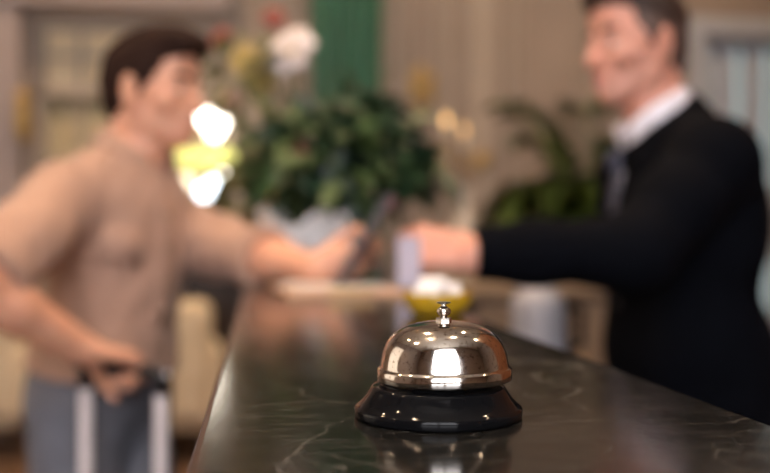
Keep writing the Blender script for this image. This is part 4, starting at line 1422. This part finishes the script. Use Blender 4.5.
V, F = s.mesh(2)
shirt = mk('shirt', V, F, M_shirt1, guest, smooth=True)
bv = BVHTree.FromPolygons([tuple(v) for v in V], [tuple(q) for q in F])
for a in 'lr':   # rolled cuffs
    c0_, ax_ = cuffs[a]
    kq = 1.0 if a == 'l' else 1.07
    R = Rcols(np.cross(ax_, (0, 0, 1)), ax_)
    MB().lathe(rounded([(0.051, 0.004), (0.062, 0.006), (0.0665, -0.004), (0.067, -0.030), (0.063, -0.038), (0.054, -0.036)], 3), c0_, 36, R=R,
               wob=lambda r, z, a_, i: (kq * r * (1 + 0.03 * math.sin(3 * a_)), z + 0.004 * math.sin(2 * a_))).build('rolled_cuff', M_shirt1, shirt, smooth=True)
pl = front_line(bv, G, np.linspace(0.86, 0.10, 28))
rows = [[p - l_ * 0.016 + n_ * 0.002, p + n_ * 0.0045, p + l_ * 0.016 + n_ * 0.002] for p, n_, l_, u_ in pl]
MB().grid(rows).build('placket', M_shirt1, shirt, smooth=True, solid=0.003)
M_btn = mat('brown_button', (0.22, 0.13, 0.07), rough=0.3)
for p, n_, l_, u_ in pl[2::5]:
    MB().lathe([(0.001, 0.004), (0.006, 0.004), (0.0062, 0.008), (0.003, 0.0075), (0.001, 0.0075)], p, 14, R=Rcols(l_, n_)).build('button', M_btn, shirt)
pk = [front_line(bv, G, [t], sd) for t in (0.74, 0.66, 0.58) for sd in (-0.125, -0.09, -0.055)]
if all(pk):
    g_ = [[pk[i * 3 + j][0][0] + pk[i * 3 + j][0][1] * 0.004 for j in range(3)] for i in range(3)]
    MB().grid(g_).build('chest_pocket', M_shirt1, shirt, smooth=True, solid=0.004)
collar(shirt, 'collar', GCb, GCx, G['f'], 0.070, M_shirt1, hgt=0.038, gap=0.42, drop=0.035)
trousers(guest, G, M_jean, 0.09)
for a in 'lr':
    shoe(guest, G[a + 'an'], G['f'], M_shoe1)

# ------------------------------------------------------------------ suitcase with raised handle
M_alu = mat('brushed_aluminium', (0.78, 0.70, 0.70), rough=0.35, metal=0.12, var=0.03)
M_blk = mat('black_plastic', (0.012, 0.012, 0.014), rough=0.4)
M_shell = mat('silver_shell', (0.36, 0.36, 0.38), rough=0.35, metal=0.3, var=0.04)
bc0 = np.array([bar_c[0], bar_c[1], 0.0])
RS = np.stack([bar_b, hand_F, np.array([0, 0, 1.0])], 1)
sc0 = bc0 - hand_F * 0.115
case = empty('suitcase', sc0, 'silver suitcase with its telescopic handle raised, in the guest\'s hand', 'suitcase')
q = lambda x, y, z: sc0 + RS @ np.array([x, y, z])
o = MB().obox(q(0, 0, 0.36), (0.20, 0.115, 0.29), RS).build('shell', M_shell, case, smooth=True)
b_ = o.modifiers.new('round', 'BEVEL'); b_.width = 0.045; b_.segments = 5
for i in range(7):
    x = -0.145 + i * 0.048
    MB().obox(q(x, -0.1165, 0.36), (0.009, 0.004, 0.24), RS).build('rib', M_shell, case, bevel=0.003)
for sx_ in (-1, 1):
    for sy_ in (-1, 1):
        w_ = q(sx_ * 0.16, sy_ * 0.075, 0.0)
        fk = MB().obox(w_ + (0, 0, 0.06), (0.014, 0.02, 0.022), RS).build('caster', M_blk, case, bevel=0.003)
        MB().lathe([(0.001, -0.011), (0.025, -0.011), (0.027, 0), (0.025, 0.011), (0.001, 0.011)], w_ + (0, 0, 0.027), 20, R=np.stack([RS[:, 1], RS[:, 2], RS[:, 0]], 1)).build('wheel', M_blk, fk, smooth=True)
HW = 0.0885
hz = bar_c[2] - 0.004
for sx_ in (-1, 1):
    po = MB().obox(q(sx_ * HW, 0.117, (0.62 + hz - 0.03) / 2), (0.0115, 0.0065, (hz - 0.03 - 0.62) / 2), RS).build('pole', M_alu, case, bevel=0.003)
    MB().obox(q(sx_ * HW, 0.117, 0.645), (0.018, 0.012, 0.012), RS).build('socket', M_blk, case, bevel=0.003)
    MB().obox(q(sx_ * HW, 0.117, hz - 0.018), (0.0125, 0.010, 0.020), RS).build('pole_cap', M_blk, case, bevel=0.003)
    MB().ball(q(sx_ * (HW + 0.012), 0.117, hz + 0.001), (0.006, 0.006, 0.006), 12).build('end_stud', M_alu, case, smooth=True)
MB().tube([q(x, 0.117, hz + 0.004 * (1 - (x / HW) ** 2)) for x in np.linspace(-HW - 0.012, HW + 0.012, 9)], [0.012, 0.0135, 0.014, 0.0145, 0.0145, 0.0145, 0.014, 0.0135, 0.012], 14).build('grip', M_blk, case, smooth=True)

# ================================================================== receptionist
M_skin2 = skin_mat('receptionist_skin', (0.66, 0.315, 0.225), (0.50, 0.17, 0.14))
M_hair2 = mat('short_brown_hair', (0.035, 0.020, 0.015), rough=0.5, var=0.35, vscale=40, bump=0.4, bscale=300)
M_hair2b = mat('cropped_hair', (0.085, 0.05, 0.04), rough=0.6, var=0.3, vscale=90, bump=0.3, bscale=500)
M_suit = mat('black_suit', (0.0024, 0.0027, 0.0044), rough=0.9, var=0.1, vscale=20, bump=0.25, bscale=600, spec=0.06)
M_wshirt = mat('white_shirt', (0.70, 0.67, 0.74), rough=0.75, bump=0.15, bscale=500, var=0.02)
M_tie = mat('grey_tie', (0.06, 0.058, 0.08), rough=0.5, var=0.1)
R_ = {}
ya = math.radians(12)
R_['f'] = Dc(-math.cos(ya), -math.sin(ya))
R_['l'] = np.cross((0, 0, 1), R_['f'])
R_['neck'] = P(670, 134, 1.75)
R_['pelvis'] = Wc(0.605, 1.75, 0.93)
R_['ls'] = Wc(0.590, 1.580, 1.345)
R_['rs'] = Wc(0.548, 1.915, 1.345)
R_['le'] = Wc(0.418, 1.475, 1.188)
R_['lw'] = P(473, 254, 1.49)
R_['re'] = Wc(0.60, 1.975, 1.09)
R_['rw'] = Wc(0.555, 1.965, 0.85)
hy = math.radians(24)
R_['hR'] = Rcols(Dc(-math.cos(hy), -math.sin(hy), -0.05), (0, 0, 1))
R_['head'] = P(635, 47, 1.75)
R_['lhand'] = dict(F=Dc(-0.97, 0.10, 0.14), N=Dc(-0.05, -0.88, 0.45), L=np.array([0, -0.3, 1.0]), curls=[(42, 48, 28), (50, 56, 34), (58, 62, 36), (62, 66, 40)],
                   thumb=((0.75, 0.35, 0.55), (0.9, 0.05, 0.4), (0.95, -0.1, 0.35)), sc=1.0)
R_['rhand'] = dict(F=np.array([0, 0.05, -1.0]), N=R_['l'] * -1.0, L=R_['f'], curls=[(18, 22, 14), (22, 24, 16), (26, 26, 16), (28, 28, 18)],
                   thumb=((0.8, 0.5, 0.3), (0.9, 0.2, 0.2), (0.95, 0.1, 0.2)), sc=0.98)
legs(R_, kb=0.015)
recep = empty('person', np.array([R_['pelvis'][0], R_['pelvis'][1], 0.0]), 'receptionist in black suit and white shirt reaching a card across the counter', 'person')
body = body_mesh('body', R_, recep, M_skin2)
face_bits(recep, body, R_['head'], R_['hR'], M_hair2)
# short hair: thicker on top, cropped sides
s = SDF(0.0035); s.T(R_['hR'], R_['head'])
s.ell((-0.016, 0, 0.048), (0.103, 0.078, 0.083), 0.02)
s.ell((0.054, 0, 0.090), (0.056, 0.058, 0.034), 0.025)
s.ell((0.112, 0, -0.018), (0.070, 0.10, 0.080), 0.010, sub=True)
s.plane((0, 0, 0.036), (0.45, 0, -1), k=0.02)
s.disps.append(strand_disp(R_['head'], R_['hR'], 0.0018, (1, 0.1, 0.5), 9))
V, F = s.mesh(1)
mk('hair', V, F, M_hair2, recep, smooth=True)
s = SDF(0.0035); s.T(R_['hR'], R_['head'])
s.ell((-0.016, 0, 0.032), (0.1005, 0.0775, 0.088), 0.02)
s.ell((-0.066, 0, -0.020), (0.042, 0.058, 0.055), 0.03)
for q_ in (-1, 1):
    s.cone((0.016, q_ * 0.0715, 0.030), (0.014, q_ * 0.072, -0.004), 0.008, 0.005, 0.012)
    s.ell((-0.010, q_ * 0.088, -0.012), (0.026, 0.026, 0.038), 0.004, sub=True)
s.ell((0.104, 0, -0.010), (0.078, 0.10, 0.085), 0.010, sub=True)
s.ell((0.058, 0.0, -0.060), (0.062, 0.12, 0.080), 0.008, sub=True)
s.plane((-0.06, 0, -0.070), (0.25, 0, -1))
V, F = s.mesh(1)
mk('cropped_sides', V, F, M_hair2b, recep, smooth=True)

uu = nrm(R_['neck'] - R_['pelvis']); ff = nrm(R_['f'] - uu * np.dot(R_['f'], uu)); ll = np.cross(uu, ff)
nax = nrm(R_['head'] + R_['hR'] @ np.array([-0.02, 0, 0]) - R_['neck'])
# shirt front under the jacket
s = SDF(0.005)
torso_ops(s, R_, 0.007)
s.plane(R_['pelvis'] + uu * 0.04, -uu)
s.cone(P(659, 127, 1.75) + nax * 0.03, P(659, 127, 1.75) + nax * 0.14, 0.066, 0.075, 0.004, sub=True)
for a in 'lr':
    sg = 1 if a == 'l' else -1
    s.plane(R_[a + 's'] - ll * sg * 0.045, ll * sg, reach=0.2)
V, F = s.mesh(2)
wsh = mk('shirt', V, F, M_wshirt, recep, smooth=True)
CCb = P(659, 127, 1.75); CAx = nrm(Dc(-1, 0) * 0.50 + np.array([0, 0, 0.87]))
collar(wsh, 'collar', CCb, CAx, R_['f'], 0.068, M_wshirt, hgt=0.046, gap=0.10, drop=0.030)
bvs = BVHTree.FromPolygons([tuple(v) for v in V], [tuple(q) for q in F])
tl = front_line(bvs, R_, np.linspace(0.88, 0.68, 10))
rows = [[p - l_ * w_ + n_ * 0.003, p + n_ * 0.009, p + l_ * w_ + n_ * 0.003] for (p, n_, l_, u_), w_ in zip(tl, np.linspace(0.014, 0.024, len(tl)))]
tie = MB().grid(rows).build('tie', M_tie, recep, smooth=True, solid=0.004)
kn = tl[0][0] + ff * 0.012 + uu * 0.012
MB().lathe(rounded([(0.008, -0.022), (0.013, -0.016), (0.019, 0.008), (0.018, 0.016), (0.008, 0.018)], 3), kn, 18, R=Rcols(ff, uu)).build('tie_knot', M_tie, tie, smooth=True)

# jacket
s = SDF(0.0048)
torso_ops(s, R_, 0.020, belly=0.004)
s.cone(R_['pelvis'] + uu * 0.06 - ll * 0.055, R_['pelvis'] + uu * 0.06 + ll * 0.055, 0.134, 0.134, 0.05)
s.cone(R_['pelvis'] - (0, 0, 0.10) - ll * 0.06, R_['pelvis'] - (0, 0, 0.10) + ll * 0.06, 0.138, 0.138, 0.05)
s.ell(Wc(0.628, 1.68, 1.245), (0.085, 0.13, 0.15), 0.05)
s.cone(CCb - ff * 0.035 - (0, 0, 0.035), R_['ls'] + (0, 0, 0.0), 0.062, 0.066, 0.05)
s.cone(CCb - ff * 0.035 - (0, 0, 0.035), R_['rs'] + (0, 0, 0.0), 0.062, 0.066, 0.05)
s.plane(R_['pelvis'] - uu * 0.17, -uu)
for a in 'lr':
    sh, el, wr = R_[a + 's'], R_[a + 'e'], R_[a + 'w']
    s.chain([sh + (0, 0, 0.004), sh * 0.5 + el * 0.5, el, el * 0.4 + wr * 0.6, wr], [0.070, 0.070, 0.064, 0.052, 0.045], 0.035)
    s.plane(wr - nrm(wr - el) * 0.002, nrm(wr - el), reach=0.11)
s.disps.append(folds(31, 0.0030, 34, (0.1, 0.1, 1)))
for a in 'lr':
    el, wr = R_[a + 'e'], R_[a + 'w']
    s.cone(wr - nrm(wr - el) * 0.05, wr + nrm(wr - el) * 0.03, 0.037, 0.037, 0.003, sub=True)
s.cone(CCb + CAx * 0.030 + ff * 0.012, CCb + CAx * 0.14 + ff * 0.012, 0.088, 0.095, 0.006, sub=True)
# V opening
vb = R_['pelvis'] + (R_['neck'] - R_['pelvis']) * 0.70
for i in range(9):
    t = i / 8
    c_ = vb + (R_['neck'] - vb) * t + ff * 0.135
    s.cone(c_ - ll * 0.036 * t, c_ + ll * 0.036 * t, 0.022, 0.022, 0.004, sub=True)
V, F = s.mesh(2)
jac = mk('jacket', V, F, M_suit, recep, smooth=True)
bvj = BVHTree.FromPolygons([tuple(v) for v in V], [tuple(q) for q in F])
for sg in (-1, 1):   # lapels
    rows = []
    for i in range(12):
        t = i / 11
        tt_ = 0.60 + 0.32 * t
        inner = 0.022 + 0.040 * t
        wid = 0.012 + 0.062 * math.sin(math.pi * min(1, t * 1.15) * 0.62)
        r_ = []
        for j in range(4):
            hit = front_line(bvj, R_, [tt_], sg * (inner + wid * j / 3))
            if hit: r_.append(hit[0][0] + hit[0][1] * 0.004)
        if len(r_) == 4: rows.append(r_)
    if len(rows) > 3:
        MB().grid(rows).build('lapel', M_suit, jac, smooth=True, solid=0.004)
rows = []   # collar of the jacket, standing behind the shirt collar
for i in range(25):
    a_ = math.radians(75 + 210 * i / 24)
    cR = np.stack([nrm(R_['f'] - CAx * np.dot(CAx, R_['f'])), np.cross(CAx, nrm(R_['f'] - CAx * np.dot(CAx, R_['f']))), CAx], 1)
    bk = max(0, -math.cos(a_))
    rows.append([CCb + cR @ np.array([(0.086 + d_) * math.cos(a_), (0.084 + d_) * math.sin(a_), z_]) for d_, z_ in
                 [(-0.002, -0.02), (0.0, 0.008 + 0.014 * bk), (0.003, 0.014 + 0.016 * bk), (0.008, 0.010 + 0.012 * bk), (0.018, -0.028)]])
MB().grid(rows).build('jacket_collar', M_suit, jac, smooth=True, solid=0.004)
ps = front_line(bvj, R_, [0.80], 0.10)
if ps:
    p, n_, l_, u_ = ps[0]
    MB().obox(p + n_ * 0.003 - u_ * 0.016, (0.030, 0.010, 0.002), Rcols(l_, n_) @ np.array([[1, 0, 0], [0, 1, 0], [0, 0, 1.0]])).build('breast_pocket', M_suit, jac, bevel=0.001)
    rows = [[p + l_ * x + u_ * (z - 0.012) + n_ * (0.004 + 0.003 * math.sin(x * 200)) for x in np.linspace(-0.020, 0.020, 7)] for z in (0, 0.012, 0.022)]
    MB().grid(rows).build('pocket_square', M_wshirt, jac, smooth=True, solid=0.002)
for t in (0.46, 0.34):
    hit = front_line(bvj, R_, [t], 0.0)
    if hit:
        p, n_, l_, u_ = hit[0]
        MB().lathe([(0.001, 0.0), (0.009, 0.0), (0.0095, 0.003), (0.005, 0.0035), (0.001, 0.003)], p, 16, R=Rcols(l_, n_)).build('button', M_blk, jac)
trousers(recep, R_, M_suit, 0.09, seed=7)
for a in 'lr':
    shoe(recep, R_[a + 'an'], R_['f'], mat('black_shoe', (0.01, 0.01, 0.01), rough=0.2))

# key card passed over the counter
M_card = mat('lavender_card', (0.46, 0.43, 0.52), rough=0.35, var=0.02)
kc = P(409, 262, 1.475)
RK = Rcols(Dc(0.86, -0.5), (0.0, 0.0, 1))
o = MB().obox(kc, (0.0215, 0.0008, 0.0425), RK).build('key_card', M_card, bevel=0.0006)
tag(o, 'pale lavender key card held out by the receptionist', 'card')
